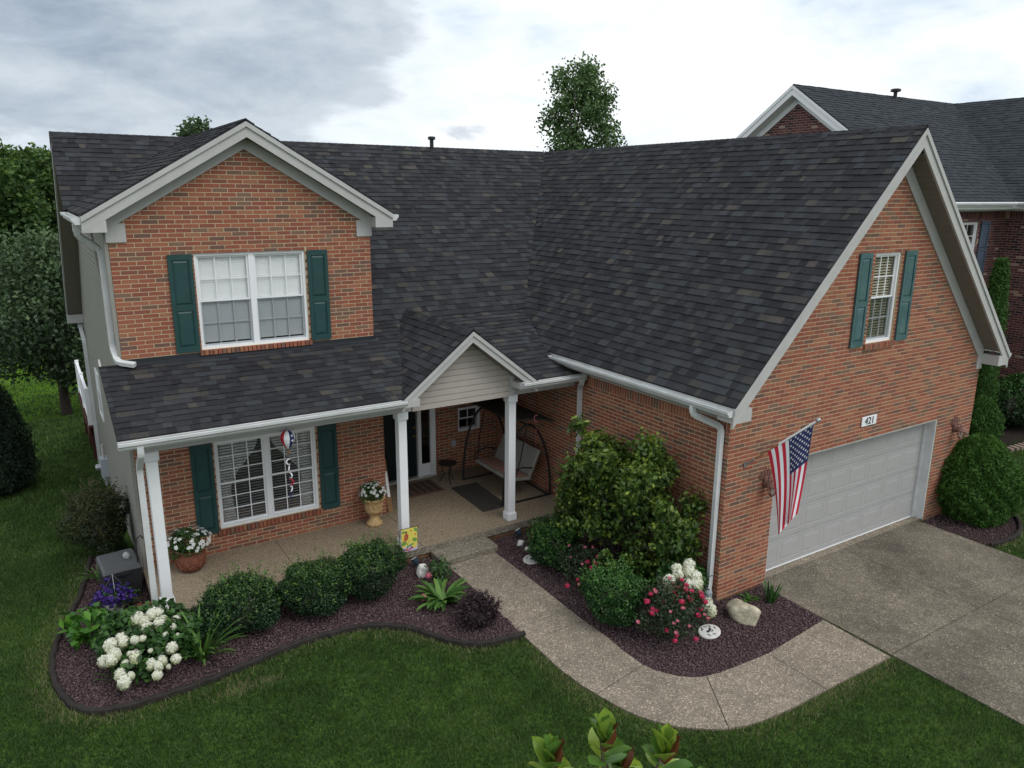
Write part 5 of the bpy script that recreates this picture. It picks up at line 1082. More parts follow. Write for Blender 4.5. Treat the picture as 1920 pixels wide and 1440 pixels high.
for tp in tips:
    for i in range(14):
        a = i*2.4+random.uniform(-.3, .3); e = -1.32+i*.085; low = i > 7
        share('leaf', random.choice(lf[1:]) if i not in (5, 8) else lf[0], mg, (tp[0], tp[1], tp[2]-.03*max(0, i-4)*.6), (random.uniform(-.3, .3), e+random.uniform(-.15, .15), a), random.uniform(.85, 1.2) if i else .95)
# ------------------------------------------------------------------ grass
EXCL = [walk_poly, drive_poly, bedl_poly, bedr_poly, bedg_poly, [(-8.0, 3.8), (-.02, 3.8), (-.02, -.02), (7.4, -.02), (7.4, 15.3), (-8.0, 15.3)], [(-2.4, -1.3), (1.2, -1.3), (1.2, 3.9), (-3.3, 3.9), (-3.3, 3.0)]]
SPOT = gxy(446, 1292)
def blades(regions):
    PX, PY = [], []; hs = []
    for (x0, x1, y0, y1, dens) in regions:
        n = int((x1-x0)*(y1-y0)*dens); x = rng.uniform(x0, x1, n); y = rng.uniform(y0, y1, n); k = np.ones(n, bool)
        for e in EXCL: k &= ~in_poly(x, y, e)
        thin = .5+.5*np.sin(x*1.7+np.sin(y*2.1)*1.3)*np.sin(y*1.3+1.1*np.sin(x*.9)); k &= rng.random(n) < (.72+.28*thin)
        PX.append(x[k]); PY.append(y[k]); hs.append(np.full(k.sum(), dens))
    x, y, dn = map(np.concatenate, (PX, PY, hs)); n = len(x); s_ = np.clip(np.sqrt(4200/dn), 1, 4)
    h = rng.uniform(.030, .078, n)*np.where(rng.random(n) < .05, 1.5, 1.0)*np.clip(.75+.25*s_, 1, 1.6); a = rng.uniform(0, 6.283, n); w = .0046*s_**.9*rng.uniform(.8, 1.3, n); ln = h*rng.uniform(.1, .9, n); a2 = rng.uniform(0, 6.283, n)
    z = gz(x, y)-.004; dx, dy = np.cos(a)*w, np.sin(a)*w
    V = np.stack([np.stack([x-dx, y-dy, z], 1), np.stack([x+dx, y+dy, z], 1), np.stack([x+np.cos(a2)*ln, y+np.sin(a2)*ln, z+h], 1)], 1).reshape(-1, 3)
    patch = .5+.5*np.sin(x*.9+2*np.sin(y*.5))*np.cos(y*.8+np.sin(x*.7)); clump = .5+.5*np.sin(x*7.3+2.1*np.sin(y*5.1))*np.sin(y*6.7+1.7*np.sin(x*4.3)); tone = np.clip(-.06+.60*rng.random(n)+.22*patch+.24*clump, 0, .9)
    # dry, thin grass along the paving and edging
    dd = np.full(n, 9.0)
    for e in (walk_poly, BEDL, BEDG):
        for i in range(len(e)-1):
            ax, ay = e[i]; bx_, by_ = e[i+1]; L2 = (bx_-ax)**2+(by_-ay)**2+1e-9; t = np.clip(((x-ax)*(bx_-ax)+(y-ay)*(by_-ay))/L2, 0, 1); dd = np.minimum(dd, np.hypot(x-ax-t*(bx_-ax), y-ay-t*(by_-ay)))
    dry = np.clip(1-dd/.40, 0, 1)*(.25+.75*patch); spot = np.exp(-(((x-SPOT[0])/.24)**2+((y-SPOT[1])/.15)**2))+.8*np.exp(-(((x-SPOT[0]-.42)/.14)**2+((y-SPOT[1]+.02)/.10)**2)); dryp = np.clip(dry+spot, 0, 1); sel = rng.random(n) < dryp*.9; tone[sel] = rng.uniform(.92, 1.0, sel.sum())
    return V, np.arange(3*n).reshape(-1, 3), tone
V, F, tone = blades([(-10.4, 3.0, -5.2, 2.6, 4600), (-10.8, -8.0, 2.6, 8, 4200), (-13, -7.95, 8, 17, 1300), (-17, -10.8, -3, 8, 500), (-16, 6, 17, 34, 260), (5.9, 19, -4.5, 1.6, 900), (-24, -13, 8, 34, 120), (6, 12, -10, -4.5, 250)])
o = link('grass', np_mesh('grass', V, F, tone), 'grass_blade'); o['kind'] = 'stuff'; o['label'] = 'mown green lawn grass around house, beds and paving'; o['category'] = 'grass'
# ------------------------------------------------------------------ porch things
def pot_flowers(t, cx, z0, rx, rz, nl, nf, L=.05):
    P, o = lump_points(nl, bumpy_shell(rx, rx, rz, 10, rx*.4, 51), .5, .02); P[:, 2] += z0; foliage('leaves', P, L, L*.5, 'leaf_box', t, o, .6, .5)
    fm = MB()
    for k in range(5):
        a = k*1.2566; fm.add([(0, 0, 0), (.026*math.cos(a-.5), .026*math.sin(a-.5), .006), (.034*math.cos(a), .034*math.sin(a), .003), (.026*math.cos(a+.5), .026*math.sin(a+.5), .006)], [(0, 1, 2, 3)])
    me = fm.mesh('flower'); me.materials.append(M['petal_white']); Q, oo = lump_points(nf*3, [(0, 0, rz, rx, rx, rz)], .05, .012); k = oo[:, 2] > -.05; Q, oo = Q[k][:nf], oo[k][:nf]
    for p, n_ in zip(Q, oo): share('flower', me, t, (p[0]+n_[0]*.02, p[1]+n_[1]*.02, p[2]+z0+n_[2]*.02), tuple(Vector(n_).to_track_quat('Z', 'Y').to_euler()), random.uniform(.85, 1.3))
t = thing('flower_pot', 'round terracotta pot of white flowers below the porch window shutter', 'flower pot', (-7.22, 5.16, ZS))
MB().lathe([(.13, 0), (.185, .04), (.235, .16), (.245, .28), (.225, .36), (.24, .375), (.25, .40), (.235, .415), (.20, .40), (.19, .34)], 28).build('pot', 'terracotta', t, smooth=True)
for k in range(9):
    a = k*.698; MB().tube([(.24*math.cos(a+i*.09), .24*math.sin(a+i*.09), .15+.045*math.sin(i*1.4+k)) for i in range(6)], .014, 6).build('vine_relief', 'terracotta', t)
pot_flowers(t, 0, .32, .36, .19, 2200, 85)
t = thing('flower_urn', 'tan stone urn of white flowers beside the brick corner', 'flower pot', (-3.86, 5.24, ZS))
MB().lathe([(.155, 0), (.16, .05), (.13, .07), (.095, .13), (.075, .19), (.09, .23), (.15, .27), (.175, .33), (.155, .37), (.165, .45), (.195, .52), (.225, .545), (.215, .565), (.17, .55)], 28).build('urn', 'urn_stone', t, smooth=True)
for k in range(12):
    a = k*.5236; MB().tube([(.168*math.cos(a+j*.12), .168*math.sin(a+j*.12), .40+.04*math.sin(j*1.5)) for j in range(4)], .012, 6).build('scroll_relief', 'urn_stone', t)
pot_flowers(t, 0, .50, .26, .17, 1500, 60)
# swing with canopy, facing the steps
sw = thing('porch_swing', 'dark metal canopy swing with grey back cushions and pink seat pad', 'swing', (0, 0, ZS)); fr = 'black_metal'
for y in (4.66, 6.36):
    for sx, foot in ((-1, -1.28), (1, -.10)):
        pts = [(-.70+(foot+.70)*math.sin(t*math.pi/2)**1.15, y, 1.66*math.cos(t*math.pi/2)**.9+.02) for t in [k/8 for k in range(9)]]
        MB().tube(pts, .026, 8).build('leg', fr, sw)
    MB().tube([(-1.28, y, .03), (-.1, y, .03)], .02, 8).build('foot_rail', fr, sw)
    MB().tube([(-.72, y, 1.62), (-.86, y, .95), (-.95, y+(.08 if y < 5 else -.08), .48)], .014, 6).build('hanger', fr, sw)
    MB().tube([(-1.06, y+(.12 if y < 5 else -.12), .48), (-1.0, y+(.1 if y < 5 else -.1), .66), (-.75, y+(.1 if y < 5 else -.1), .72), (-.5, y+(.1 if y < 5 else -.1), .66)], .016, 6).build('armrest', fr, sw)
MB().tube([(-.70, 4.6, 1.67), (-.70, 6.42, 1.67)], .026, 8).build('top_rail', fr, sw)
MB().tube([(-.15, 4.66, .03), (-.15, 6.36, .03)], .02, 8).build('foot_rail', fr, sw)
cn = MB()
for i in range(9):
    x = -1.12+1.02*i/8; z = 1.84+.05*math.sin(i/8*math.pi)-.14*(i/8)
    cn.v += [(x, 4.55, z), (x, 6.47, z), (x, 4.55, z-.03), (x, 6.47, z-.03)]
for i in range(8):
    a = 4*i; cn.f += [(a, a+1, a+5, a+4), (a+2, a+6, a+7, a+3), (a, a+4, a+6, a+2), (a+1, a+3, a+7, a+5)]; cn.r += [0]*4
cn.f += [(0, 2, 3, 1), (32, 33, 35, 34)]; cn.r += [0, 0]; cn.build('canopy', 'mat_brown', sw)
for i in range(3):
    y0 = 4.80+i*.475; y1 = y0+.465
    q = MB().prism([(-1.06, y0, .44), (-.50, y0, .37), (-.49, y0, .45), (-1.05, y0, .52)], (0, y1-y0, 0)).build('seat_cushion', 'cushion', sw, bevel=.02)
    MB().prism([(-.50, y0, .42), (-.24, y0, .98), (-.30, y0, 1.02), (-.57, y0, .47)], (0, y1-y0, 0)).build('back_cushion', 'cushion', sw, bevel=.02)
MB().prism([(-1.0, 4.82, .525), (-.60, 4.82, .478), (-.60, 4.82, .50), (-1.0, 4.82, .548)], (0, 1.36, 0)).build('seat_pad', 'cushion_pink', sw, bevel=.01)
t = thing('side_table', 'small round black side table beside the swing', 'table', (-1.62, 6.46, ZS)); MB().lathe([(.0, .44), (.20, .44), (.21, .452), (.20, .464), (.0, .464)], 22, cap=False).build('table_top', 'black_metal', t)
for k in range(3): a = k*2.094+.4; MB().tube([(.16*math.cos(a), .16*math.sin(a), .44), (.07*math.cos(a), .07*math.sin(a), .2), (.19*math.cos(a), .19*math.sin(a), .0)], .011, 6).build('leg', 'black_metal', t)
tag(MB().prism([(-1.73, 6.10, ZS+.002), (-1.10, 6.10, ZS+.002), (-1.16, 4.62, ZS+.002), (-1.77, 4.62, ZS+.002)], (0, 0, .012)).build('floor_mat', 'mat_brown'), 'plain dark brown runner mat before the swing', 'mat')
dm = tag(MB().box((-2.74, 6.06, ZS+.002), (-1.90, 6.80, ZS+.016)).build('door_mat', 'mat_red'), 'patterned door mat before the entry door', 'mat')
for k in range(5): MB().box((-2.68+k*.16, 6.12, ZS+.0165), (-2.60+k*.16, 6.74, ZS+.0195)).build('mat_stripe', 'mat_brown', dm)
t = thing('leaning_board', 'narrow brown and white board leaning at the brick corner', 'board', (-3.36, 5.62, ZS)); MB().bar((0, .0, 0), (.0, .30, 1.05), .10, .02, (0, -1, .3)).build('board', 'wood', t); MB().bar((0, .06, .30), (.0, .20, .80), .055, .028, (0, -1, .3)).build('painted_strip', 'white_paint', t)
t = thing('wall_outlet', 'grey weatherproof outlet box low on the entry wall', 'outlet', (-1.17, 7.036, .92)); MB().box((-.05, -.05, -.07), (.05, 0, .07)).build('cover', 'pvc_grey', t, bevel=.008)
t = thing('wind_chime', 'small pink hanging chime beside the swing', 'wind chime', (-.58, 4.52, 2.985)); MB().tube([(0, 0, 0), (0, 0, -.86)], .003, 5).build('cord', 'black_metal', t)
b = MB(); b.tube([(.05*math.cos(a), 0, -.92+.075*math.sin(a)) for a in [R(50+k*26) for k in range(11)]], .012, 6); b.build('ring', 'rose_pink', t); MB().lathe([(.004, -.02), (.018, 0), (.004, .02)], 8, (0, 0, -1.18)).build('bell', 'rose_pink', t); MB().tube([(0, 0, -.99), (0, 0, -1.55)], .003, 5).build('cord', 'rose_pink', t)
# hot-air-balloon wind spinner hanging from the porch eave
t = thing('balloon_spinner', 'red white and blue balloon wind spinner hanging before the porch window', 'wind spinner', (-5.80, 3.85, 2.985)); prof = [(.004, -.12), (.06, -.14), (.105, -.19), (.118, -.25), (.10, -.32), (.06, -.39), (.022, -.44)]
for k in range(8):
    q = MB(); n = len(prof)
    for r_, z in prof:
        for j in range(3): a = 2*math.pi*(k+j/2)/8; q.v.append((r_*math.cos(a), r_*math.sin(a), z))
    for i in range(n-1):
        for j in range(2): a = 3*i+j; q.f.append((a, a+1, a+4, a+3)); q.r.append(0)
    q.build('balloon_gore', ('flag_red', 'flag_white', 'flag_blue', 'flag_white')[k % 4], t)
b = MB()
def star(b, c, u, v, r_):
    P = [Vector(c)+u*(r_*(1 if k % 2 == 0 else .40)*math.sin(k*math.pi/5))+v*(r_*(1 if k % 2 == 0 else .40)*math.cos(k*math.pi/5)) for k in range(10)]; b.add([Vector(c)]+P, [(0, 1+k, 1+(k+1) % 10) for k in range(10)])
for k in (2, 6):
    a = 2*math.pi*(k+.5)/8
    for z, rr in ((-.20, .111), (-.28, .115)): star(b, (rr*math.cos(a), rr*math.sin(a), z), Vector((-math.sin(a), math.cos(a), 0)), Vector((0, 0, 1)), .028)
b.build('star_print', 'flag_white', t); MB().tube([(0, 0, 0), (0, 0, -.13)], .003, 5).build('cord', 'black_metal', t); MB().lathe([(.016, -.53), (.022, -.49), (.022, -.475)], 10).build('basket', 'wood', t); MB().tube([(0, 0, -.44), (0, 0, -1.36)], .002, 5).build('cord', 'black_metal', t)
for k in range(6):
    z = -.66-k*.115; q = MB(); a0 = k*1.0
    pts = [(.045*math.cos(s_)*math.cos(a0), .045*math.cos(s_)*math.sin(a0), z+.045*math.sin(s_)) for s_ in [R(60+j*24) for j in range(11)]]; q.tube(pts, [.003+.009*math.sin(math.pi*j/10) for j in range(11)], 6); q.build('spinner_crescent', ('flag_red', 'flag_white', 'flag_blue')[k % 3] if k % 2 else 'flag_white', t)
# garden flag
t = thing('garden_flag', 'small yellow garden flag with a butterfly print at the porch edge', 'flag', (-3.86, 3.62, 0)); MB().tube([(-.19, 0, -.05), (-.19, 0, .78), (-.17, 0, .80), (.19, 0, .80)], .006, 6).build('stand', 'black_metal', t)
fl = MB().prism([(-.15, -.004, .36), (.15, -.004, .36), (.15, -.004, .79), (-.15, -.004, .79)], (0, .006, 0)).build('cloth', 'sun_yellow', t)
def blob(pts, m, nm='print', y=-.0065): 
    q = MB(); q.add([(x, y, z) for x, z in pts], [tuple(range(len(pts)))]); q.build(nm, m, fl)
def ell(cx, cz, rx, rz, rot=0, n=14): return [(cx+rx*math.cos(k*2*math.pi/n)*math.cos(rot)-rz*math.sin(k*2*math.pi/n)*math.sin(rot), cz+rx*math.cos(k*2*math.pi/n)*math.sin(rot)+rz*math.sin(k*2*math.pi/n)*math.cos(rot)) for k in range(n)]
blob([(-.15, .362), (.148, .362), (.148, .46), (.02, .50), (-.15, .43)], 'print_lilac'); 
for c in ((-.10, .52, .05, .03, .3), (.10, .56, .05, .035, -.4), (-.11, .74, .035, .025, .2), (.12, .74, .03, .05, .3), (.02, .47, .08, .02, .2)): blob(ell(*c[:4], c[4]), 'print_green', y=-.0070)
for c in ((.03, .74, .05, .04, 0), (.11, .67, .035, .05, .2), (.09, .44, .055, .04, .5)): blob(ell(*c[:4], c[4]), 'sun_yellow', y=-.0078)
for c in ((.03, .745, .02, .016, 0), (.115, .66, .016, .02, 0), (-.06, .40, .03, .02, 0)): blob(ell(*c[:4], c[4]), 'print_orange', y=-.0085)
for c in ((.02, .41, .04, .018, .5), (.05, .42, .03, .016, -.4), (-.02, .385, .03, .014, 0)): blob(ell(*c[:4], c[4]), 'print_pink', y=-.0085)
blob([(-.085, .55), (-.04, .58), (-.015, .66), (-.03, .70), (-.06, .73), (-.10, .68), (-.11, .60)], 'print_orange', 'butterfly_wing', -.0092)
for k in range(5): blob([(-.09+k*.016, .57+k*.004), (-.086+k*.016, .57+k*.004), (-.062+k*.008, .715-k*.01), (-.066+k*.008, .715-k*.01)], 'print_dark', 'butterfly_vein', -.0098)
blob(ell(-.062, .735, .02, .014), 'print_dark', y=-.0098)
# ------------------------------------------------------------------ flag on the garage wall
t = thing('house_flag', 'American flag hanging from an angled white pole on the garage wall', 'flag', (0.4, 0, 2.31))
A = Vector((.035, -.06, .045)); B = Vector((.74-.4, -.97, 3.226-2.31)); pd = (B-A).normalized()
MB().tube([A, A+pd*.62], .012, 10).build('pole', 'wood', t); MB().tube([A+pd*.60, B], .0165, 10).build('pole_sleeve', 'white_paint', t); MB().lathe([(.004, 0), (.03, .02), (.036, .045), (.02, .075), (.003, .085)], 14).build('finial', 'steel', t, B).rotation_euler = pd.to_track_quat('Z', 'Y').to_euler()
br = MB().box((-.03, -.012, -.05), (.03, -.0125+.0, .05)).build('bracket_plate', 'steel', t); MB().box((-.03, -.022, -.05), (.03, -.0121, .05)).build('bracket_plate', 'steel', t); MB().tube([A-pd*.03, A+pd*.11], .021, 10).build('bracket_socket', 'steel', t)
HW, HL, nu, nv = .90, 1.52, 52, 48
def flag_pt(s, v, off=0.0):                 # s 0 at the pole tip .. 1 down the pole; v 0 at the pole .. 1 hanging end
    p = B-pd*(.03+s*HW); c = B-pd*(.03+.30*HW); k = v**.75
    hx = p.x+(c.x-p.x)*.60*k; hy = p.y+(c.y-p.y)*.60*k; z = p.z-v*HL*(1-.10*s)+.0*s
    fold = (.020+.050*k)*math.sin(s*11.5+1.0+1.2*v)*(.25+.75*v)
    n_ = Vector((-pd.y, pd.x, 0)).normalized()
    return Vector((hx, hy, z))+n_*(fold+off)+Vector((.03*math.sin(v*3.0), 0, 0))
for m, test in (('flag_red', 0), ('flag_white', 1), ('flag_blue', 2)):
    q = MB(); idx = {}
    for i in range(nu):
        for j in range(nv):
            stripe = int(i*13/nu); colr = 2 if (i < nu*7/13 and j < nv*.40) else (0 if stripe % 2 == 0 else 1)
            if colr != test: continue
            f = []
            for a, c in ((i, j), (i+1, j), (i+1, j+1), (i, j+1)):
                if (a, c) not in idx: idx[(a, c)] = len(q.v); q.v.append(tuple(flag_pt(a/nu, c/nv)))
                f.append(idx[(a, c)])
            q.f.append(tuple(f)); q.r.append(0)
    q.build(('red_stripes', 'white_stripes', 'blue_canton')[test], m, t, smooth=True)
for sgn in (-1, 1):
    q = MB()
    for r_ in range(9):
        for c in range(6 if r_ % 2 == 0 else 5):
            s_ = (r_+.9)/9.8*7/13; v_ = ((c+.5)/6 if r_ % 2 == 0 else (c+1)/6)*.40; p = flag_pt(s_, v_, sgn*.003); u_ = (flag_pt(s_+.01, v_, sgn*.003)-p).normalized(); w_ = (flag_pt(s_, v_-.01, sgn*.003)-p).normalized(); star(q, p, u_, w_, .024)
    q.build('star_field', 'flag_white', t)
# ------------------------------------------------------------------ lanterns, plaque, utilities
def lantern(label, x, z):
    t = thing('wall_lantern', label, 'lantern', (x, -.012, z), 0, 'copper lanterns on the garage wall'); t.scale = (.82, .82, .82)
    b = MB()
    for k in range(9):
        a = R(-62+k*15.5); ln = .19+.05*math.cos(a); b.prism([(math.sin(a-.10)*.05, -.012, math.cos(a)*.05), (math.sin(a-.09)*ln, -.018-.012*(k % 2), .02+math.cos(a-.09)*ln), (math.sin(a+.09)*ln, -.018-.012*(k % 2), .02+math.cos(a+.09)*ln), (math.sin(a+.10)*.05, -.012, math.cos(a)*.05)], (0, .012, 0))
    b.build('feather_plate', 'lantern_copper', t); MB().lathe([(.05, -.13), (.075, -.05), (.07, .04), (.03, .10)], 12, (0, -.03, 0)).build('back_plate', 'lantern_copper', t, smooth=True)
    MB().tube([(0, -.03, .06), (0, -.12, .10), (0, -.19, .05)], .017, 8).build('arm', 'lantern_copper', t)
    MB().lathe([(.13, -.035), (.125, -.015), (.085, .03), (.05, .055), (.018, .075), (.012, .10)], 16, (0, -.19, -.03)).build('cap', 'lantern_copper', t, smooth=True)
    for k in range(6): a = k*1.047+.3; MB().tube([(.095*math.cos(a), -.19+.095*math.sin(a), -.06), (.088*math.cos(a), -.19+.088*math.sin(a), -.16), (.05*math.cos(a), -.19+.05*math.sin(a), -.245)], .007, 5).build('cage_rod', 'lantern_copper', t)
    MB().lathe([(.078, -.06), (.074, -.16), (.042, -.235)], 16, (0, -.19, 0), cap=False).build('lamp_glass', 'lamp_glass', t, smooth=True); MB().lathe([(.055, -.26), (.06, -.245), (.03, -.235)], 12, (0, -.19, 0)).build('base', 'lantern_copper', t); MB().lathe([(.014, -.235), (.016, -.15), (.022, -.12), (.004, -.09)], 10, (0, -.19, 0)).build('candle_bulb', 'white_paint', t)
lantern('copper wall lantern left of the garage door behind the flag', .93, 1.93); lantern('copper wall lantern right of the garage door above the evergreen', 6.70, 1.93)
t = thing('house_number_plaque', 'white house number plaque above the garage door', 'sign', (3.65, -.013, 2.54)); MB().box((-.22, -.022, -.09), (.22, 0, .09)).build('plaque', 'white_paint', t, bevel=.006)
fc = bpy.data.curves.new('digits', 'FONT'); fc.body = '421'; fc.size = .19; fc.extrude = .003; fc.align_x = 'CENTER'; fc.align_y = 'CENTER'; fo = bpy.data.objects.new('tmp', fc); COL.objects.link(fo); bpy.context.view_layer.update(); dg = bpy.context.evaluated_depsgraph_get(); fm = bpy.data.meshes.new_from_object(fo.evaluated_get(dg)); bpy.data.objects.remove(fo); fm.materials.clear(); fm.materials.append(M['print_dark'])
share('digits', fm, t, (0, -.026, 0), (R(90), 0, 0))
t = thing('security_light', 'small brown security light under the garage eave', 'lamp', (7.47, -.16, 3.40)); MB().lathe([(.05, 0), (.05, .03), (.025, .045)], 12).build('lamp_base', 'lantern_copper', t); MB().lathe([(.03, 0), (.055, -.06), (.05, -.10)], 12).build('lamp_head', 'lantern_copper', t, (0, -.02, 0))
t = thing('electric_meter', 'grey electric meter box with conduits on the siding wall', 'meter', (-7.88, 12.55, .02)); MB().box((-.17, -.16, -.36), (.0, .16, .12)).build('meter_box', 'pvc_grey', t, bevel=.01)
MB().tube([(-.08, 0, -.36), (-.08, 0, -.95)], .035, 10).build('conduit', 'pvc_grey', t); MB().tube([(-.08, .0, .12), (-.08, .0, .45)], .03, 10).build('conduit', 'trim', t); MB().lathe([(.085, 0), (.085, .08), (.06, .11)], 14).build('meter_dial', 'steel', t, (-.17, 0, -.12)).rotation_euler = (0, R(-90), 0); MB().box((-.12, .45, -.75), (0, .62, -.05)).build('junction_box', 'trim', t, bevel=.01)
# ------------------------------------------------------------------ rear deck
dk = thing('rear_deck', 'raised deck with white railing and red brown skirt behind the house', 'deck', (0, 0, 0))
MB().box((-8.06, 15.25, .18), (-2, 19.6, .22)).build('deck_floor', 'deck_red', dk); MB().box((-8.09, 15.24, -.06), (-8.05, 19.62, .20)).build('skirt_board', 'deck_red', dk)
for y in (15.6, 17.5, 19.5): MB().box((-8.04, y-.06, -1.3), (-7.92, y+.06, .18)).build('support_post', 'deck_red', dk)
for y in (15.4, 17.5, 19.5): MB().box((-8.08, y-.05, .22), (-7.97, y+.05, 1.28)).build('railing_post', 'white_paint', dk, bevel=.01)
for z in (.30, 1.15): MB().box((-8.06, 15.4, z), (-7.99, 19.5, z+.06)).build('rail', 'white_paint', dk)
for i in range(34): y = 15.5+i*.119; MB().box((-8.04, y, .36), (-8.01, y+.03, 1.15)).build('baluster', 'white_paint', dk)
# ------------------------------------------------------------------ side garden things
t = thing('hose_box', 'black plastic storage box with grey lid by the siding corner', 'box', (-8.28, 5.42, 0), R(4)); MB().prism([(-.26, -.30, .0), (.26, -.30, 0), (.28, -.32, .50), (-.28, -.32, .50)], (0, .66, 0)).build('body', 'plastic_dark', t, bevel=.02)
MB().prism([(-.30, -.35, .50), (.30, -.35, .50), (.27, -.32, .575), (-.27, -.32, .575)], (0, .72, 0)).build('lid', 'plastic_lid', t, bevel=.02); MB().box((-.09, -.375, .47), (.09, -.351, .53)).build('latch', 'plastic_dark', t); MB().box((-.2, -.325, .12), (.2, -.312, .40)).build('front_panel', 'plastic_dark', t)
def rock(name, label, loc, s, m, seed, rz=0, cat='rock', group=None):
    r2 = np.random.default_rng(seed); b = MB(); n, k = 30, 18; pn = [(lambda q: q/np.linalg.norm(q))(r2.normal(size=3)) for _ in range(11)]; pd_ = r2.uniform(.66, .92, 11)
    ph = r2.uniform(0, 6.28, 6)
    for i in range(k+1):
        a = math.pi*i/k
        for j in range(n):
            u = 2*math.pi*j/n; d = np.array([math.sin(a)*math.cos(u), math.sin(a)*math.sin(u), -math.cos(a)]); q = 1+.13*math.sin(3*d[0]+ph[0])*math.cos(2.6*d[1]+ph[1])+.09*math.sin(5*d[2]+4*d[0]+ph[2])+.05*math.sin(9*d[1]+7*d[0]+ph[3])+r2.uniform(-.02, .02)
            e = d*q
            for nn, dd_ in zip(pn, pd_):            # broken faces
                h_ = e@nn-dd_
                if h_ > 0: e = e-nn*h_*.9
            b.v.append((e[0]*s[0], e[1]*s[1], max(-.02, s[2]*.55+e[2]*s[2])))
    for i in range(k):
        for j in range(n): b.f.append((i*n+j, i*n+(j+1) % n, (i+1)*n+(j+1) % n, (i+1)*n+j)); b.r.append(0)
    o = b.build(name, m, None, loc, smooth=True); o.rotation_euler = (0, 0, rz); return tag(o, label, cat, group)
rock('boulder', 'pale tan boulder in the mulch near the driveway', (-.10, -.62, 0), (.31, .17, .21), 'rock', 3, R(-80)); rock('stone', 'small grey stone lying on the box lid', (-8.16, 5.46, .575), (.065, .065, .06), 'grey_stone', 5)
rock('stone', 'oval painted stone with pink marks leaning by the spotlight', (-3.80, 3.28, 0), (.13, .08, .16), 'white_stone', 6, .5); rock('stone', 'small white stone below the blue spotlight near the step', (-1.68, 3.38, 0), (.09, .07, .07), 'white_stone', 7, .4); rock('stone', 'tiny white stone next to another white stone near the step', (-1.66, 3.16, 0), (.07, .05, .04), 'white_stone', 8, 1.)
for lab, (px, py) in (('white oval stepping stone by the porch step boxwood', (999, 1048)), ('white oval stepping stone with dark bird print beside the roses', (1330, 1184))):
    x, y = gxy(px, py, .03); t = thing('stepping_stone', lab, 'stepping stone', (x, y, .012), R(20)); MB().lathe([(.0, 0), (.20, 0), (.205, .012), (.20, .03), (.185, .034), (.0, .034)], 28, cap=False).build('stone', 'white_stone', t).scale = (1, .8, 1)
    q = MB()
    for k in range(9 if px > 1100 else 4):
        a = k*.8+.4; rr = .13 if k % 3 else .05; ca, sa = math.cos(a), math.sin(a); P = ell(rr*ca, rr*.8*sa, .035, .012, a+1.1, 8); q.add([(x_, y_, .0355) for x_, y_ in P], [tuple(range(8))])
    q.add([(x_, y_, .0358) for x_, y_ in [(-.08, -.01), (-.02, .022), (.05, .02), (.10, .05), (.06, -.005), (-.01, -.02)]], [tuple(range(6))]); q.build('bird_print', 'print_dark', t)
for lab, (px, py) in (('blue black garden spotlight beside the painted stone', (782, 1066)), ('blue black garden spotlight at the porch footing right of the step', (975, 1011))):
    x, y = gxy(px, py); t = thing('garden_spotlight', lab, 'lamp', (x, y, .0)); MB().tube([(0, 0, -.05), (0, 0, .10)], .012, 8).build('stake', 'spot_blue', t); o = MB().lathe([(.035, 0), (.055, .05), (.06, .11), (.062, .115)], 14).build('lamp_head', 'spot_blue', t, (0, 0, .09)); o.rotation_euler = (R(-25), R(-20), 0); MB().lathe([(.0, .1165), (.056, .1165)], 14, cap=False).build('lens', 'white_stone', o)
for k, (dx, dy, rz, z) in enumerate(((0, 0, 1.2, 0), (.085, .05, 1.25, 0), (.17, .09, 1.3, 0), (.33, .13, .35, .0))):
    o = MB().box((-.11, -.035, 0), (.11, .035, .09)).build('loose_brick', 'brick_piece', None, (-8.30+dx, 4.50+dy, .008), bevel=.004); o.rotation_euler = (0, 0, rz); tag(o, 'loose red brick set on edge by the porch corner', 'brick', 'loose bricks at the porch corner')
hb = thing('flower_basket', 'wire handled basket of purple petunias before the plastic box', 'flower basket', (-8.42, 4.86, 0)); MB().lathe([(.10, 0), (.17, .10), (.19, .18), (.175, .18), (.09, .03)], 18).build('basket', 'white_stone', hb)
for k in range(3): a = k*2.09+.5; MB().tube([(.18*math.cos(a), .18*math.sin(a), .17), (.12*math.cos(a), .12*math.sin(a), .42), (0, 0, .62)], .0045, 5).build('hanger_wire', 'steel', hb)
P, o_ = lump_points(700, bumpy_shell(.30, .28, .16, 10, .12, 61), .6, .02); P[:, 2] += .08; foliage('leaves', P, .055, .03, 'leaf_box', hb, o_, .6, .5); Q, oo = lump_points(420, bumpy_shell(.33, .31, .18, 10, .12, 62), .3, .02); Q[:, 2] += .08; pb = bloom_ball(.03, .016, 9, .05, 'petunia_bloom'); pb.materials.append(M['petunia_purple']); [share('petunia_bloom', pb, hb, tuple(Q[i]), (random.uniform(-.6, .6), random.uniform(-.6, .6), 0), random.uniform(.8, 1.2)) for i in range(0, len(Q), 3)]
t = thing('shepherd_hook', 'dark curved plant hook standing by the plastic box', 'plant hook', (-8.02, 5.18, 0)); MB().tube([(0, 0, -.1), (0, 0, .85), (.02, .02, .98), (.09, .05, 1.02), (.12, .07, .95)], .011, 7).build('rod', 'black_metal', t)
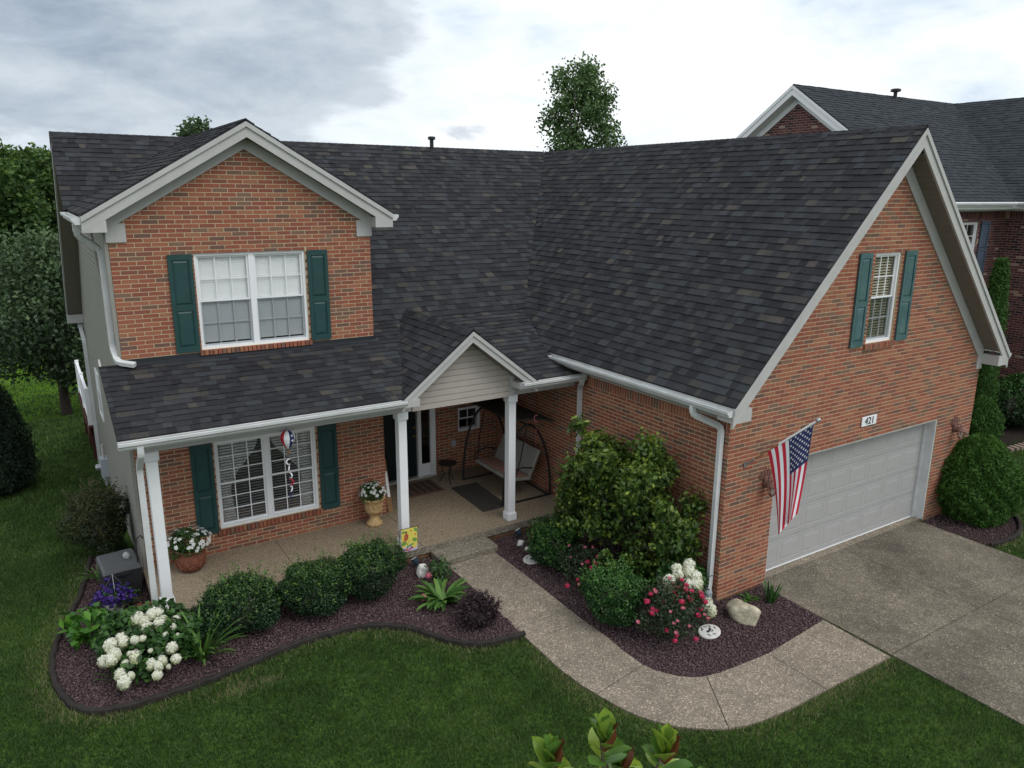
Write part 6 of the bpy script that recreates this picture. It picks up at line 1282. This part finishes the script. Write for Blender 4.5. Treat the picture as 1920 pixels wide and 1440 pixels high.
# ------------------------------------------------------------------ neighbour's house
nb = thing('dark_brick_house', 'dark red brick house with grey roof and white eaves next door', 'house'); NBR, NSH = [], []
XN, YN, XC, ZN = 11.3, 3.75, 15.35, 6.10; ZRN, YRN, SN = 9.70, 8.15, .69
nf = Plane((0, YN, 0), (1, 0, 0), (0, -1, 0)); nl = Plane((XC, 0, 0), (0, 1, 0), (-1, 0, 0)); ng = Plane((XN, 0, 0), (0, 1, 0), (-1, 0, 0)); nfw = Plane((0, 1.55, 0), (1, 0, 0), (0, -1, 0))
NW = (12.72, 13.95, 4.35, 5.80); kw = dict(store=NBR, bl=.215, bh=.0715, bm='neighbour_mortar', parent=nb)
brick_wall('front_wall', nf, [(XN, -.1), (XC, -.1), (XC, ZN), (XN, ZN)], [NW], b_start=-.1, soldier=(ZN-.22, ZN), **kw)
brick_wall('wing_wall', nl, [(1.55, -.1), (YN, -.1), (YN, ZN), (1.55, ZN)], [], b_start=-.1, soldier=(ZN-.22, ZN), **kw); brick_wall('wing_front_wall', nfw, [(XC, -.1), (XC+6, -.1), (XC+6, ZN), (XC, ZN)], [], b_start=-.1, **kw)
zn = lambda y: ZRN-SN*abs(y-YRN)-.0
brick_wall('gable_wall', ng, [(YN, 3.0), (12.5, 3.0), (12.5, zn(12.5)-.3), (YRN, ZRN-.3), (YN, zn(YN)-.3)], [], b_start=3.0, **kw)
b = MB(); [brick_solid(b, r_) for r_ in NBR]; o = b.build('brickwork', 'neighbour_brick', nb); o['kind'] = 'stuff'
XO = XN-.35; YO = YN-.42; kw = dict(store=NSH, expo=.145, parent=nb)
tv = (YRN-YO); roof_plane('main_roof', [[(XO, YO), (XC-.4, YO), (XC-.4+tv, YRN), (XO, YRN)]], (0, YRN, ZRN), (0, SN), (0, YO), **kw); roof_plane('main_roof', [[(XO, YRN), (30, YRN), (30, 13), (XO, 13)]], (0, YRN, ZRN), (0, -SN), (0, 13), shingle=False, parent=nb)
roof_plane('wing_roof', [[(XC-.4, 1.2), (XC-.4+tv, 1.2), (XC-.4+tv, YRN), (XC-.4, YO)]], (XC-.4+tv, 0, ZRN), (SN, 0), (XC-.4, 0), **kw); roof_plane('wing_roof', [[(XC-.4+tv, 1.2), (XC-.4+2*tv, 1.2), (XC-.4+2*tv, YRN), (XC-.4+tv, YRN)]], (XC-.4+tv, 0, ZRN), (-SN, 0), (XC, 0), shingle=False, parent=nb)
b = MB(); [shingle_solid(b, r_) for r_ in NSH]; o = b.build('roof_shingling', 'neighbour_shingle', nb); o['kind'] = 'stuff'
for y0, y1 in ((YO, YRN), (YRN, 12.8)):
    MB().prism([(XO+.01, y0, zn(y0)-.03), (XO+.01, y1, zn(y1)-.03), (XO+.01, y1, zn(y1)-.30), (XO+.01, y0, zn(y0)-.30)], (.04, 0, 0)).build('rake_board', 'white_paint', nb); MB().prism([(XO-.014, y0, zn(y0)-.025), (XO-.014, y1, zn(y1)-.025), (XO-.014, y1, zn(y1)-.12), (XO-.014, y0, zn(y0)-.12)], (.023, 0, 0)).build('rake_moulding', 'white_paint', nb)
    MB().prism([(XO+.052, y0, zn(y0)-.30), (XO+.052, y1, zn(y1)-.30), (XO+.052, y1, zn(y1)-.28), (XO+.052, y0, zn(y0)-.28)], (.28, 0, 0)).build('soffit', 'white_paint', nb); MB().prism([(XN-.03, y0, zn(y0)-.31), (XN-.03, y1, zn(y1)-.31), (XN-.03, y1, zn(y1)-.52), (XN-.03, y0, zn(y0)-.52)], (.016, 0, 0)).build('frieze_board', 'white_paint', nb)
ev = zn(YO)
def nbox(n_, a, c, m='white_paint'): return MB().box(a, c).build(n_, m, nb)
nbox('fascia', (XO, YO, ev-.20), (XC-.4, YO+.03, ev-.03)); nbox('soffit', (XO, YO+.03, ev-.22), (XC-.01, YN-.012, ev-.20)); nbox('frieze_board', (XN, YN-.03, ZN-.0), (XC-.03, YN-.012, ev-.221)); nbox('fascia', (XC-.4, 1.2, ev-.20), (XC-.37, YO, ev-.03)); nbox('soffit', (XC-.37, 1.2, ev-.221), (XC-.012, YN-.02, ev-.201)); nbox('frieze_board', (XC-.031, 1.5, ZN), (XC-.012, YN-.031, ev-.222))
hs = house; house = nb
gutter((XO, YO-.003, ev-.03), (1, 0, 0), XC-.5-XO, (0, -1, 0)); gutter((XC-.403, 1.2, ev-.03), (0, 1, 0), YO-1.2-.1, (-1, 0, 0)); window(nf, *NW, 2, cols=3, units=1, blind=False); mat('shutter_slate', (.075, .10, .14), .45, var=.1); shutter(nf, 14.06, 14.52, 4.33, 5.82, m='shutter_slate'); shutter(nf, 12.15, 12.61, 4.33, 5.82, m='shutter_slate')
house = hs
v = MB().lathe([(.06, -.3), (.06, .22)], 12, (16.0, YRN-.1, ZRN)).build('vent_pipe', 'black_metal', nb); MB().lathe([(.07, .12), (.16, .14), (.16, .21), (.1, .23)], 12, (16.0, YRN-.1, ZRN)).build('vent_cap', 'black_metal', v)
nbed = [(11.6, 1.9), (12.3, 1.35), (13.2, 1.25), (14.2, 1.15), (15.4, .75), (16.6, .35), (18.5, .2), (18.5, 1.5), (XC, 1.5), (XC, YN), (11.0, YN), (11.0, 2.4)]
o = sheet('mulch_bed', nbed, .006, 'dark_mulch', kind='structure')
ed = thing('brick_edging', 'curved paver edging of the bed next door', 'edging'); pth = smooth_path([(11.3, 2.2)]+nbed[:7], 9); pm = MB().box((-.11, -.055, -.02), (.11, .055, .07)).mesh('paver'); pm.materials.append(M['paver']); acc = 0; last = pth[0]
for i in range(1, len(pth)):
    acc += (pth[i]-last).length; last = pth[i]
    if acc >= .118: d = (pth[i]-pth[i-1]); share('paver', pm, ed, (pth[i].x, pth[i].y, 0), (0, 0, math.atan2(d.y, d.x)+R(90))); acc = 0
